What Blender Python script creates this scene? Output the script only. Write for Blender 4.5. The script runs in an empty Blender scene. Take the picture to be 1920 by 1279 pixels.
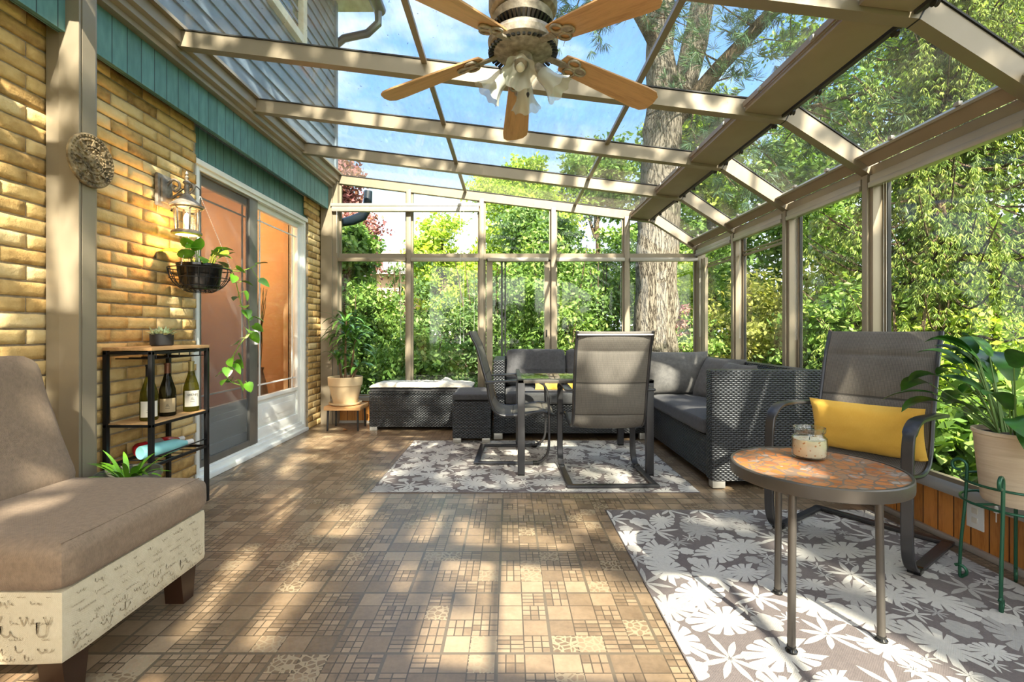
import bpy, bmesh, math, random
import numpy as np
from mathutils import Vector, Matrix, noise
R = math.radians
PI = math.pi
scene = bpy.context.scene
col = scene.collection
random.seed(7)

# ------------------------------------------------------------------ camera
cd = bpy.data.cameras.new('camera')
cam = bpy.data.objects.new('camera', cd)
col.objects.link(cam)
cam.location = (0, 0, 1.05)
cam.rotation_euler = (R(90), 0, 0)
cd.sensor_width = 36
cd.lens = 36 * 900 / 1920
cd.shift_x = 5 / 1920
cd.shift_y = -19.5 / 1920
cd.clip_start = 0.02
cd.clip_end = 400
scene.camera = cam

# ------------------------------------------------------------------ exposure, sky, sun
scene.view_settings.view_transform = 'Standard'
scene.view_settings.look = 'None'
scene.view_settings.gamma = 1
scene.view_settings.use_curve_mapping = False
scene.view_settings.exposure = 0.58
scene.cycles.transparent_max_bounces = 32
scene.cycles.max_bounces = 10
scene.cycles.diffuse_bounces = 5
scene.cycles.caustics_reflective = False
scene.cycles.caustics_refractive = False
scene.cycles.sample_clamp_indirect = 4

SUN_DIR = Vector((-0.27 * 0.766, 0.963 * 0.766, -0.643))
sl = bpy.data.lights.new('sun', 'SUN')
sl.energy = 19
sl.angle = R(0.7)
sl.color = (1.0, 0.87, 0.68)
so = bpy.data.objects.new('sun', sl)
col.objects.link(so)
so.rotation_euler = SUN_DIR.to_track_quat('-Z', 'Y').to_euler()
so.location = (3, -8, 9)

world = bpy.data.worlds.new('world')
scene.world = world
world.use_nodes = True
wn = world.node_tree
wn.nodes.clear()
_o = wn.nodes.new('ShaderNodeOutputWorld')
_b = wn.nodes.new('ShaderNodeBackground')
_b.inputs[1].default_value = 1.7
_tc = wn.nodes.new('ShaderNodeTexCoord')
_sep = wn.nodes.new('ShaderNodeSeparateXYZ')
wn.links.new(_tc.outputs['Generated'], _sep.inputs[0])
_rmp = wn.nodes.new('ShaderNodeValToRGB')
e = _rmp.color_ramp.elements
e[0].position = 0.0; e[0].color = (0.80, 0.86, 0.92, 1)
e[1].position = 0.75; e[1].color = (0.12, 0.30, 0.72, 1)
x = e.new(0.22); x.color = (0.70, 0.82, 0.95, 1)
x = e.new(0.40); x.color = (0.26, 0.50, 0.88, 1)
wn.links.new(_sep.outputs[2], _rmp.inputs[0])
_n = wn.nodes.new('ShaderNodeTexNoise')
_n.inputs['Scale'].default_value = 3.2
_n.inputs['Detail'].default_value = 7
_mp = wn.nodes.new('ShaderNodeMapping')
_mp.inputs['Scale'].default_value = (1, 1, 2.4)
_mp.inputs['Location'].default_value = (0.4, 0.2, 0.1)
wn.links.new(_tc.outputs['Generated'], _mp.inputs[0])
wn.links.new(_mp.outputs[0], _n.inputs['Vector'])
_cr = wn.nodes.new('ShaderNodeValToRGB')
_cr.color_ramp.elements[0].position = 0.50
_cr.color_ramp.elements[1].position = 0.68
wn.links.new(_n.outputs[0], _cr.inputs[0])
_mx = wn.nodes.new('ShaderNodeMixRGB')
wn.links.new(_cr.outputs[0], _mx.inputs[0])
wn.links.new(_rmp.outputs[0], _mx.inputs[1])
_mx.inputs[2].default_value = (0.92, 0.95, 1.0, 1)
# broad brightening of the sky around the sun (added as fill for the shaded room)
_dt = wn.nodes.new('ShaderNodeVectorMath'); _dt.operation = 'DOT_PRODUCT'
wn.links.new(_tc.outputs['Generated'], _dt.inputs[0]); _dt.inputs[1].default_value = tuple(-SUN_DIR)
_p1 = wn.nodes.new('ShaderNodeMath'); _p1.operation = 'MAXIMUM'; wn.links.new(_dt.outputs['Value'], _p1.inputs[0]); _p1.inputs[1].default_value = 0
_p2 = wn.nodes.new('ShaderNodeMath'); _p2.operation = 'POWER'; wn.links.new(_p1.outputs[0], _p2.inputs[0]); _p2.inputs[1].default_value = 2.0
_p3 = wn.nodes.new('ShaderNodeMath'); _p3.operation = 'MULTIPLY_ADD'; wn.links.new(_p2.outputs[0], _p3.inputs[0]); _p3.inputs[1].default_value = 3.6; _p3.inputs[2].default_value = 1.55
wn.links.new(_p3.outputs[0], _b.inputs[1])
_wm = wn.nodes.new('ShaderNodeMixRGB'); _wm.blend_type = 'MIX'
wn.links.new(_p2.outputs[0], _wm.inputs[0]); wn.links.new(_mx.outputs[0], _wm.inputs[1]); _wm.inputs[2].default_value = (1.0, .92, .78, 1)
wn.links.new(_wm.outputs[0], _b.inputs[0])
wn.links.new(_b.outputs[0], _o.inputs[0])

# ------------------------------------------------------------------ object helpers
def tag(o, label=None, cat=None, group=None, kind=None):
    if label: o['label'] = label
    if cat: o['category'] = cat
    if group: o['group'] = group
    if kind: o['kind'] = kind
    return o

def thing(name, label, cat, loc=(0, 0, 0), rotz=0, group=None, kind=None):
    o = bpy.data.objects.new(name, None)
    o.empty_display_size = 0.05
    col.objects.link(o)
    o.location = loc
    o.rotation_euler = (0, 0, rotz)
    return tag(o, label, cat, group, kind)

def copy_tree(o, parent=None):
    c = o.copy()
    col.objects.link(c)
    c.parent = parent
    for ch in list(o.children):
        copy_tree(ch, c)
    return c

class B:
    """collects shapes into one mesh"""
    def __init__(s):
        s.bm = bmesh.new()

    def _merge(s, bm2, M=None, mat=0):
        if M is not None:
            bmesh.ops.transform(bm2, matrix=M, verts=bm2.verts)
        if mat is not None:
            for f in bm2.faces:
                f.material_index = mat
        me = bpy.data.meshes.new('tmp')
        bm2.to_mesh(me)
        bm2.free()
        s.bm.from_mesh(me)
        bpy.data.meshes.remove(me)
        return s

    def box(s, x0, x1, y0, y1, z0, z1, bev=0, seg=2, mat=0, M=None):
        b = bmesh.new()
        bmesh.ops.create_cube(b, size=1)
        for v in b.verts:
            v.co = Vector((x0 + (v.co.x + .5) * (x1 - x0), y0 + (v.co.y + .5) * (y1 - y0), z0 + (v.co.z + .5) * (z1 - z0)))
        if bev > 0:
            bmesh.ops.bevel(b, geom=list(b.edges), offset=bev, segments=seg, affect='EDGES', profile=0.6)
        return s._merge(b, M, mat)

    def beam(s, p0, p1, w, h, up=(0, 0, 1), bev=0, mat=0, lift=0):
        """box from p0 to p1; w across, h along up, lift shifts along up"""
        p0 = Vector(p0); p1 = Vector(p1)
        d = (p1 - p0); L = d.length; d.normalize()
        u = Vector(up); sde = d.cross(u).normalized(); u = sde.cross(d).normalized()
        M = Matrix.Translation((p0 + p1) / 2 + u * lift) @ Matrix((sde, d, u)).transposed().to_4x4()
        return s.box(-w / 2, w / 2, -L / 2, L / 2, -h / 2, h / 2, bev, 2, mat, M)

    def tube(s, pts, r, n=8, closed=False, mat=0, caps=True, flat=None, up=None):
        """swept tube; r number or list; flat=(w,h) rectangular section with 'up' the h side"""
        P = [Vector(p) for p in pts]
        m = len(P)
        rr = r if isinstance(r, (list, tuple)) else [r] * m
        b = s.bm
        rings = []
        T = []
        for i in range(m):
            a = P[(i - 1) % m] if (closed or i > 0) else P[i]
            c = P[(i + 1) % m] if (closed or i < m - 1) else P[i]
            T.append((c - a).normalized())
        ref = Vector(up) if up else (Vector((0, 0, 1)) if abs(T[0].z) < .9 else Vector((1, 0, 0)))
        nrm = (ref - T[0] * ref.dot(T[0])).normalized()
        for i in range(m):
            t = T[i]
            if up:
                nrm = (Vector(up) - t * Vector(up).dot(t)).normalized()
            else:
                nrm = (nrm - t * nrm.dot(t)).normalized()
            bi = t.cross(nrm)
            ring = []
            if flat:
                w, h = flat[0] / 2, flat[1] / 2
                c = min(w, h) * .35
                for (a, d) in ((w, h - c), (w - c, h), (-w + c, h), (-w, h - c), (-w, -h + c), (-w + c, -h), (w - c, -h), (w, -h + c)):
                    ring.append(b.verts.new(P[i] + nrm * a + bi * d))
            else:
                for k in range(n):
                    an = 2 * PI * k / n
                    ring.append(b.verts.new(P[i] + (nrm * math.cos(an) + bi * math.sin(an)) * rr[i]))
            rings.append(ring)
        q = len(rings[0])
        for i in range(m if closed else m - 1):
            A = rings[i]; C = rings[(i + 1) % m]
            for k in range(q):
                f = b.faces.new((A[k], A[(k + 1) % q], C[(k + 1) % q], C[k]))
                f.material_index = mat
        if caps and not closed:
            f = b.faces.new(rings[0][::-1]); f.material_index = mat
            f = b.faces.new(rings[-1]); f.material_index = mat
        return s

    def lathe(s, prof, c=(0, 0, 0), n=24, mat=0, M=None, fn=None, close=False):
        """prof [(r,z)]"""
        b = bmesh.new()
        rings = []
        for (r, z) in prof:
            if r < 1e-6:
                rings.append([b.verts.new((0, 0, z))])
            else:
                ring = []
                for k in range(n):
                    a = 2 * PI * k / n
                    rad, zz = (r, z) if fn is None else fn(r, z, a)
                    ring.append(b.verts.new((rad * math.cos(a), rad * math.sin(a), zz)))
                rings.append(ring)
        for i in range(len(rings) - 1):
            A, C = rings[i], rings[i + 1]
            for k in range(n):
                k2 = (k + 1) % n
                if len(A) == 1 and len(C) == 1: continue
                if len(A) == 1: b.faces.new((A[0], C[k2], C[k]))
                elif len(C) == 1: b.faces.new((A[k], A[k2], C[0]))
                else: b.faces.new((A[k], A[k2], C[k2], C[k]))
        bmesh.ops.recalc_face_normals(b, faces=b.faces)
        T = Matrix.Translation(Vector(c))
        return s._merge(b, T @ M if M is not None else T, mat)

    def prism(s, poly, axis, a0, a1, mat=0, M=None):
        """extrude 2D polygon; axis 'x': poly=(y,z); 'y': (x,z); 'z': (x,y)"""
        b = bmesh.new()
        def P(u, v, w):
            return {'x': (w, u, v), 'y': (u, w, v), 'z': (u, v, w)}[axis]
        A = [b.verts.new(P(u, v, a0)) for u, v in poly]
        C = [b.verts.new(P(u, v, a1)) for u, v in poly]
        b.faces.new(A); b.faces.new(C[::-1])
        m = len(poly)
        for k in range(m):
            b.faces.new((A[k], C[k], C[(k + 1) % m], A[(k + 1) % m]))
        bmesh.ops.recalc_face_normals(b, faces=b.faces)
        return s._merge(b, M, mat)

    def cushion(s, sx, sy, sz, M=None, mat=0, puff=.35, n=14, seed=0, wr=.004, sag=0):
        """pillow of full size sx,sy,sz centred on the origin, thickness along z"""
        b = bmesh.new()
        rows = {}
        for side in (1, -1):
            for i in range(n + 1):
                for j in range(n + 1):
                    u = -1 + 2 * i / n; v = -1 + 2 * j / n
                    edge = (i in (0, n)) or (j in (0, n))
                    if side == -1 and edge:
                        rows[(-1, i, j)] = rows[(1, i, j)]
                        continue
                    t = ((1 - abs(u) ** 2.6) * (1 - abs(v) ** 2.6)) ** puff
                    pin = 1 - .06 * (1 - abs(v)) * (abs(u) > .5) * abs(u)
                    x = u * sx / 2 * (1 - .05 * (1 - v * v) * u * u)
                    y = v * sy / 2 * (1 - .05 * (1 - u * u) * v * v)
                    nz = noise.noise(Vector((x * 7 + seed, y * 7, side * 3))) * wr * 2 + noise.noise(Vector((x * 19 + seed, y * 23, side))) * wr
                    z = side * (t * sz / 2) + (0 if edge else nz) - sag * (1 - u * u)
                    rows[(side, i, j)] = b.verts.new((x, y, z))
        for side in (1, -1):
            for i in range(n):
                for j in range(n):
                    q = [rows[(side, i, j)], rows[(side, i + 1, j)], rows[(side, i + 1, j + 1)], rows[(side, i, j + 1)]]
                    if side == -1: q = q[::-1]
                    b.faces.new(q)
        return s._merge(b, M, mat)

    def softbox(s, x0, x1, y0, y1, z0, z1, r=.03, crown=.01, seed=0, mat=0, n=10, wr=.003, M=None):
        """upholstered block: bevelled box subdivided, crowned top, faint wrinkles"""
        b = bmesh.new()
        bmesh.ops.create_cube(b, size=1)
        bmesh.ops.subdivide_edges(b, edges=list(b.edges), cuts=n, use_grid_fill=True)
        sx, sy, sz = x1 - x0, y1 - y0, z1 - z0
        for v in b.verts:
            u = v.co * 2
            p = Vector((u.x * sx / 2, u.y * sy / 2, u.z * sz / 2))
            core = Vector((max(-sx / 2 + r, min(sx / 2 - r, p.x)), max(-sy / 2 + r, min(sy / 2 - r, p.y)), max(-sz / 2 + r, min(sz / 2 - r, p.z))))
            d = p - core
            if d.length > 1e-6:
                m = max(abs(d.x), abs(d.y), abs(d.z))
                p = core + d.normalized() * m
            fall = (1 - u.x ** 4) * (1 - u.y ** 4)
            p.z += crown * fall * (1 if u.z > 0 else 0)
            p += p.normalized() * noise.noise(Vector((p.x * 9 + seed, p.y * 9, p.z * 9))) * wr
            v.co = p + Vector(((x0 + x1) / 2, (y0 + y1) / 2, (z0 + z1) / 2))
        return s._merge(b, M, mat)

    def face(s, pts, mat=0):
        f = s.bm.faces.new([s.bm.verts.new(p) for p in pts])
        f.material_index = mat
        return s

    def blade(s, base, az, el, L, w, droop, n=7, mat=0, fold=.25, twist=0):
        """strap or oval leaf arching from base"""
        p = Vector(base)
        pts = []
        e_ = el
        step = L / n
        wd = []
        for i in range(n + 1):
            t = i / n
            pts.append(p.copy())
            wd.append(w * (math.sin(PI * min(1, t * .92 + .08)) ** .7) / 2 if t < 1 else 0.0005)
            d = Vector((math.cos(az) * math.cos(e_), math.sin(az) * math.cos(e_), math.sin(e_)))
            p += d * step
            e_ -= droop / n
        sd = Vector((-math.sin(az), math.cos(az), 0))
        sd = (sd * math.cos(twist) + Vector((0, 0, 1)) * math.sin(twist)).normalized()
        rows = []
        for i, q in enumerate(pts):
            up = Vector((0, 0, 1)) * fold * wd[i]
            rows.append((s.bm.verts.new(q - sd * wd[i] + up), s.bm.verts.new(q), s.bm.verts.new(q + sd * wd[i] + up)))
        for i in range(n):
            for k in (0, 1):
                f = s.bm.faces.new((rows[i][k], rows[i][k + 1], rows[i + 1][k + 1], rows[i + 1][k]))
                f.material_index = mat
                f.smooth = True
        return s

    def heart(s, base, az, el, L, w, mat=0, roll=0):
        """heart shaped leaf"""
        o = [(0, 0), (.12, -.06), (.38, -.02), (.5, .2), (.42, .5), (.2, .82), (0, 1)]
        M = Matrix.Translation(Vector(base)) @ Matrix.Rotation(az, 4, 'Z') @ Matrix.Rotation(-el, 4, 'Y') @ Matrix.Rotation(roll, 4, 'X')
        mid = []
        for (a, t) in o:
            mid.append(t)
        def V(a, t):
            return s.bm.verts.new(M @ Vector((max(t, -.1) * L, a * w, abs(a) * w * .25 - t * t * L * .15)))
        cen = [V(0, t) for t in (0, .2, .5, .82, 1)]
        for sg in (1, -1):
            e1 = V(sg * .22, -.08); e2 = V(sg * .48, .12); e3 = V(sg * .47, .42); e4 = V(sg * .24, .8)
            for q in ((cen[0], e1, e2, cen[1]), (cen[1], e2, e3, cen[2]), (cen[2], e3, e4, cen[3])):
                f = s.bm.faces.new(q if sg == 1 else q[::-1]); f.material_index = mat; f.smooth = True
            f = s.bm.faces.new((cen[3], e4, cen[4])); f.material_index = mat
        return s

    def build(s, name, mats, parent=None, world=False, ang=35, smooth=True):
        if not isinstance(mats, (list, tuple)): mats = [mats]
        me = bpy.data.meshes.new(name)
        bmv = s.bm
        uv = bmv.loops.layers.uv.new('UVMap')
        for f in bmv.faces:
            f.smooth = smooth
            nn = f.normal if f.normal.length > 0 else Vector((0, 0, 1))
            f.normal_update(); nn = f.normal
            ax = max(range(3), key=lambda k: abs(nn[k]))
            for l in f.loops:
                c = l.vert.co
                l[uv].uv = ((c.y, c.z), (c.x, c.z), (c.x, c.y))[ax]
        if world and parent is not None:
            bmesh.ops.translate(bmv, vec=-parent.location, verts=bmv.verts)
        bmv.to_mesh(me)
        bmv.free()
        if smooth:
            me.set_sharp_from_angle(angle=R(ang))
        for m in mats: me.materials.append(m)
        o = bpy.data.objects.new(name, me)
        col.objects.link(o)
        if parent is not None: o.parent = parent
        return o

def structure(name, b, mats, parent=None, **k):
    o = b.build(name, mats, parent, **k)
    if parent is None: o['kind'] = 'structure'
    return o

def place_origin(o, loc):
    """moves a parentless mesh's origin to loc without moving its shape"""
    o.data.transform(Matrix.Translation(-Vector(loc)))
    o.location = loc
    return o

# ------------------------------------------------------------------ material helpers
class G:
    def __init__(s, name):
        s.m = bpy.data.materials.new(name)
        s.m.use_nodes = True
        s.nt = s.m.node_tree
        s.nt.nodes.clear()
        s.out = s.nt.nodes.new('ShaderNodeOutputMaterial')
    def n(s, t, **k):
        nd = s.nt.nodes.new(t)
        for a, v in k.items(): setattr(nd, a, v)
        return nd
    def put(s, sock, v):
        if isinstance(v, bpy.types.NodeSocket): s.nt.links.new(v, sock)
        elif v is not None: sock.default_value = v
    def math(s, op, a, b=None, c=None):
        nd = s.n('ShaderNodeMath', operation=op)
        s.put(nd.inputs[0], a)
        if b is not None: s.put(nd.inputs[1], b)
        if c is not None: s.put(nd.inputs[2], c)
        return nd.outputs[0]
    def add(s, a, b): return s.math('ADD', a, b)
    def sub(s, a, b): return s.math('SUBTRACT', a, b)
    def mul(s, a, b): return s.math('MULTIPLY', a, b)
    def gt(s, a, b): return s.math('GREATER_THAN', a, b)
    def lt(s, a, b): return s.math('LESS_THAN', a, b)
    def fract(s, a): return s.math('FRACT', a)
    def floor(s, a): return s.math('FLOOR', a)
    def mn(s, a, b): return s.math('MINIMUM', a, b)
    def mx(s, a, b): return s.math('MAXIMUM', a, b)
    def xyz(s, v):
        nd = s.n('ShaderNodeSeparateXYZ'); s.put(nd.inputs[0], v); return nd.outputs
    def vec(s, x, y, z=0.0):
        nd = s.n('ShaderNodeCombineXYZ'); s.put(nd.inputs[0], x); s.put(nd.inputs[1], y); s.put(nd.inputs[2], z); return nd.outputs[0]
    def obj(s): return s.n('ShaderNodeTexCoord').outputs['Object']
    def uv(s): return s.n('ShaderNodeTexCoord').outputs['UV']
    def map(s, v, scale=(1, 1, 1), rot=(0, 0, 0)):
        nd = s.n('ShaderNodeMapping'); s.put(nd.inputs[0], v); nd.inputs['Scale'].default_value = scale; nd.inputs['Rotation'].default_value = rot; return nd.outputs[0]
    def noise(s, v, scale, detail=4, rough=.5):
        nd = s.n('ShaderNodeTexNoise'); s.put(nd.inputs['Vector'], v); nd.inputs['Scale'].default_value = scale; nd.inputs['Detail'].default_value = detail; nd.inputs['Roughness'].default_value = rough; return nd.outputs[0]
    def vor(s, v, scale, feature='F1'):
        nd = s.n('ShaderNodeTexVoronoi', feature=feature); s.put(nd.inputs['Vector'], v); nd.inputs['Scale'].default_value = scale; return nd.outputs
    def white(s, v):
        nd = s.n('ShaderNodeTexWhiteNoise'); s.put(nd.inputs['Vector'], v); return nd.outputs[0]
    def ramp(s, f, stops):
        nd = s.n('ShaderNodeValToRGB'); s.put(nd.inputs[0], f)
        el = nd.color_ramp.elements
        while len(el) > 1: el.remove(el[0])
        el[0].position = stops[0][0]; el[0].color = (*stops[0][1], 1)
        for p, c in stops[1:]:
            q = el.new(p); q.color = (*c, 1)
        return nd.outputs[0]
    def mix(s, f, a, b):
        nd = s.n('ShaderNodeMixRGB'); s.put(nd.inputs[0], f)
        for i, v in ((1, a), (2, b)):
            s.put(nd.inputs[i], (*v, 1) if isinstance(v, tuple) and len(v) == 3 else v)
        return nd.outputs[0]
    def mulc(s, a, b, f=1.0):
        nd = s.n('ShaderNodeMixRGB', blend_type='MULTIPLY'); nd.inputs[0].default_value = f
        for i, v in ((1, a), (2, b)):
            s.put(nd.inputs[i], (*v, 1) if isinstance(v, tuple) and len(v) == 3 else v)
        return nd.outputs[0]
    def bump(s, h, strength=.3, dist=.01):
        nd = s.n('ShaderNodeBump'); s.put(nd.inputs['Height'], h); nd.inputs['Strength'].default_value = strength; nd.inputs['Distance'].default_value = dist; return nd.outputs[0]
    def bsdf(s, colr, rough=.5, metal=0, normal=None, spec=None, **kw):
        p = s.n('ShaderNodeBsdfPrincipled')
        s.put(p.inputs['Base Color'], (*colr, 1) if isinstance(colr, tuple) and len(colr) == 3 else colr)
        s.put(p.inputs['Roughness'], rough)
        s.put(p.inputs['Metallic'], metal)
        if normal is not None: s.put(p.inputs['Normal'], normal)
        if spec is not None: p.inputs['Specular IOR Level'].default_value = spec
        for k, v in kw.items(): s.put(p.inputs[k.replace('_', ' ')], v)
        return p.outputs[0]
    def done(s, sh):
        s.nt.links.new(sh, s.out.inputs[0]); return s.m

def plain(name, c, rough=.5, metal=0, var=.12, scale=6, bump=0, bscale=60, spec=None):
    g = G(name)
    o = g.obj()
    f = g.noise(o, scale, 5)
    c2 = tuple(x * (1 - var * 2) for x in c); c1 = tuple(min(1, x * (1 + var)) for x in c)
    cc = g.ramp(f, [(.25, c2), (.75, c1)])
    nrm = g.bump(g.noise(o, bscale, 4), bump, .004) if bump else None
    return g.done(g.bsdf(cc, rough, metal, nrm, spec))

def fabric(name, c, c2, ws=900, mottled=35):
    g = G(name)
    u = g.obj()
    x, y, z = g.xyz(g.uv())
    wv = g.mul(g.math('SINE', g.mul(x, ws)), g.math('SINE', g.mul(y, ws)))
    f = g.noise(g.map(u, (1, 1, 1)), mottled, 6, .65)
    f2 = g.noise(g.map(g.uv(), (1, .12, 1)), 500, 2)
    ff = g.add(g.mul(f, .6), g.mul(f2, .4))
    cc = g.ramp(ff, [(.3, c2), (.68, c)])
    return g.done(g.bsdf(cc, .95, 0, g.bump(g.add(g.mul(wv, .3), g.mul(f2, .7)), .35, .002), .15, Sheen_Weight=.1))

def wood(name, a, b, sc=(1, 1, 1), ax='X', rough=.4, ring=9, planks=None, knots=False):
    g = G(name)
    o = g.obj() if not planks else g.uv()
    v = g.map(o, sc)
    n1 = g.noise(v, ring, 6, .6)
    n2 = g.noise(g.map(v, (8, 8, 8)), ring, 3)
    cc = g.ramp(g.add(g.mul(n1, .75), g.mul(n2, .25)), [(.3, b), (.5, a), (.7, tuple(x * 1.12 for x in a))])
    h = n1
    if planks:
        x, y, z = g.xyz(g.uv())
        fx = g.fract(g.math('DIVIDE', x, planks))
        idx = g.floor(g.math('DIVIDE', x, planks))
        rnd = g.white(g.vec(idx, 3.0))
        gap = g.lt(g.mn(fx, g.sub(1.0, fx)), .035)
        cc = g.mulc(cc, g.ramp(rnd, [(0, (.72, .72, .72)), (1, (1.1, 1.1, 1.1))]))
        if knots:
            vo = g.vor(g.map(g.uv(), (1, .75, 1)), 7.5)
            k = g.lt(g.add(vo[0], g.mul(g.noise(g.uv(), 60, 2), .08)), .155)
            cc = g.mix(g.mul(k, .85), cc, tuple(x * .22 for x in b))
        cc = g.mix(gap, cc, tuple(x * .15 for x in b))
        h = g.sub(n1, g.mul(gap, 3))
    return g.done(g.bsdf(cc, rough, 0, g.bump(h, .25, .003)))

def leafmat(name, stops, trans=.42, rough=.5, sat=1):
    g = G(name)
    at = g.n('ShaderNodeAttribute', attribute_name='rnd')
    c = g.ramp(at.outputs['Fac'], stops)
    d = g.bsdf(c, rough, 0, None, .3)
    t = g.n('ShaderNodeBsdfTranslucent')
    g.nt.links.new(g.mulc(c, (1.3, 1.3, .6)), t.inputs[0])
    m = g.n('ShaderNodeMixShader'); m.inputs[0].default_value = trans
    g.nt.links.new(d, m.inputs[1]); g.nt.links.new(t.outputs[0], m.inputs[2])
    return g.done(m.outputs[0])

def glassmat(name, tint=(.93, .96, .95), dirt=0.0, refl=.7, dirtcol=(.55, .56, .53)):
    g = G(name)
    tr = g.n('ShaderNodeBsdfTransparent'); tr.inputs[0].default_value = (*tint, 1)
    gl = g.n('ShaderNodeBsdfGlossy'); gl.inputs['Roughness'].default_value = .03
    fr = g.n('ShaderNodeLayerWeight')
    m = g.n('ShaderNodeMixShader')
    g.put(m.inputs[0], g.mul(g.add(.035, g.mul(g.math('POWER', fr.outputs['Facing'], 4.5), .75)), refl))
    g.nt.links.new(tr.outputs[0], m.inputs[1]); g.nt.links.new(gl.outputs[0], m.inputs[2])
    sh = m.outputs[0]
    if dirt:
        o = g.obj()
        a = g.noise(g.map(o, (1, 1, 1)), 1.3, 5)
        b = g.noise(g.map(o, (3.2, .8, 1), (0, 0, .6)), 9, 5, .7)
        f = g.mul(g.mul(g.math('SMOOTH_MIN', a, .8, .1), b), dirt * 3.2)
        sp = g.gt(g.noise(o, 42, 2, .6), .735)
        f = g.mn(g.mx(f, g.mul(sp, .7)), .8)
        df = g.n('ShaderNodeBsdfDiffuse')
        g.put(df.inputs[0], g.mix(sp, dirtcol, (.05, .04, .03)))
        m2 = g.n('ShaderNodeMixShader')
        g.put(m2.inputs[0], f)
        g.nt.links.new(sh, m2.inputs[1]); g.nt.links.new(df.outputs[0], m2.inputs[2])
        sh = m2.outputs[0]
    return g.done(sh)

def attrcol(name, stops, rough=.85, bump=.8, bs=40, dist=.006, stain=True):
    g = G(name)
    at = g.n('ShaderNodeAttribute', attribute_name='rnd')
    o = g.obj()
    n1 = g.noise(o, 22, 6, .65)
    n2 = g.noise(g.map(o, (1, 1, 2)), 5, 4, .6)
    f = g.add(g.mul(at.outputs['Fac'], .45), g.add(g.mul(n1, .3), g.mul(n2, .3)))
    c = g.ramp(f, stops)
    return g.done(g.bsdf(c, rough, 0, g.bump(g.noise(o, bs, 8, .65), bump, dist), .2))

M = {}
M['alu'] = plain('taupe_aluminium', (.30, .25, .18), .38, .15, .07, 3)
M['alu_dark'] = plain('shaded_track', (.05, .045, .04), .5, .3)  # dark metal of the pulley rails and ridge bar
M['alu_pale'] = plain('pale_aluminium', (.42, .39, .345), .35, .3, .05)
M['shade'] = plain('shade_cassette', (.33, .26, .19), .5, 0, .05)
M['gasket'] = plain('black_gasket', (.012, .012, .012), .6)
M['glass'] = glassmat('window_glass', (.955, .975, .965))
M['roofglass'] = glassmat('roof_glass', (.93, .965, .98), .17)
M['steel'] = plain('dark_grey_steel', (.055, .055, .06), .33, .5, .1, 4)
M['bronze'] = plain('grey_brown_steel', (.10, .09, .08), .36, .5, .1, 4)
M['black'] = plain('black_steel', (.012, .012, .013), .4, .3)
M['blackplastic'] = plain('black_plastic', (.008, .008, .008), .15, 0)
M['greenmetal'] = plain('green_steel', (.02, .10, .055), .35, .4)
M['white'] = plain('white_vinyl', (.80, .82, .79), .35, 0, .04)
M['teal'] = None
M['terracotta'] = plain('beige_terracotta', (.66, .50, .30), .7, 0, .1, 5, .2)
M['potbeige'] = None
M['soil'] = plain('potting_soil', (.03, .02, .012), .95, 0, .4, 60, 1, 90)
M['pewter'] = plain('weathered_pewter', (.34, .30, .25), .55, .5, .3, 30, .4, 90)
M['stone'] = plain('carved_stone', (.33, .24, .13), .9, 0, .5, 25, 1, 120)
M['brown'] = plain('dark_brown_leg', (.035, .015, .008), .3)
M['siding'] = plain('blue_grey_siding', (.15, .20, .25), .6, 0, .12)
M['cream'] = plain('cream_trim', (.62, .58, .44), .5)
M['silver'] = plain('silver_foot', (.55, .54, .5), .3, .6)
M['candle'] = None
M['label'] = plain('paper_label', (.72, .68, .58), .7, 0, .05)
M['labeltext'] = plain('dark_print', (.04, .035, .03), .7)
M['oak'] = wood('light_oak', (.62, .36, .16), (.42, .22, .08), (1, 12, 12), rough=.35, ring=2.5)
M['oak_y'] = wood('light_oak_board', (.62, .36, .16), (.42, .22, .08), (12, 1, 12), rough=.35, ring=2.5)
M['blade'] = wood('oak_blade', (.62, .36, .17), (.42, .22, .09), (1.2, 14, 10), rough=.4, ring=2.5)
M['pine'] = wood('knotty_pine', (.60, .25, .055), (.36, .11, .02), (9, 1, 1), rough=.28, ring=2.2, planks=.088, knots=True)
M['cush'] = fabric('charcoal_cushion', (.085, .085, .09), (.045, .045, .05))
M['cushgrey'] = fabric('grey_pillow_cloth', (.14, .135, .13), (.075, .075, .075))
M['brownfab'] = fabric('brown_upholstery', (.30, .215, .145), (.185, .13, .088), 1200, 60)
M['creamfab'] = fabric('cream_linen', (.66, .58, .42), (.56, .48, .33), 1200, 30)
M['ink'] = plain('faded_brown_ink', (.40, .33, .22), .9)
M['yellow'] = fabric('yellow_cotton', (.86, .53, .10), (.78, .45, .07), 1400, 9)
M['sheep'] = plain('sheepskin', (.70, .66, .56), 1, 0, .12, 25, 1, 120)
M['red'] = plain('red_foil', (.45, .01, .02), .25)
M['tealglass'] = plain('teal_glass', (.25, .58, .60), .12)
M['whitecap'] = plain('white_capsule', (.75, .72, .7), .4)

def m_teal():
    g = G('teal_boards')
    x, y, z = g.xyz(g.uv())
    fx = g.fract(g.math('DIVIDE', x, .098))
    rnd = g.white(g.vec(g.floor(g.math('DIVIDE', x, .098)), 1.0))
    gap = g.lt(fx, .05)
    n = g.noise(g.map(g.obj(), (1, 1, .3)), 30, 5)
    c = g.ramp(n, [(.3, (.085, .21, .205)), (.7, (.13, .29, .28))])
    c = g.mulc(c, g.ramp(rnd, [(0, (.88, .88, .88)), (1, (1.08, 1.08, 1.08))]))
    c = g.mix(gap, c, (.01, .03, .035))
    return g.done(g.bsdf(c, .55, 0, g.bump(g.sub(n, g.mul(gap, 4)), .3, .003)))
M['teal'] = m_teal()

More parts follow.
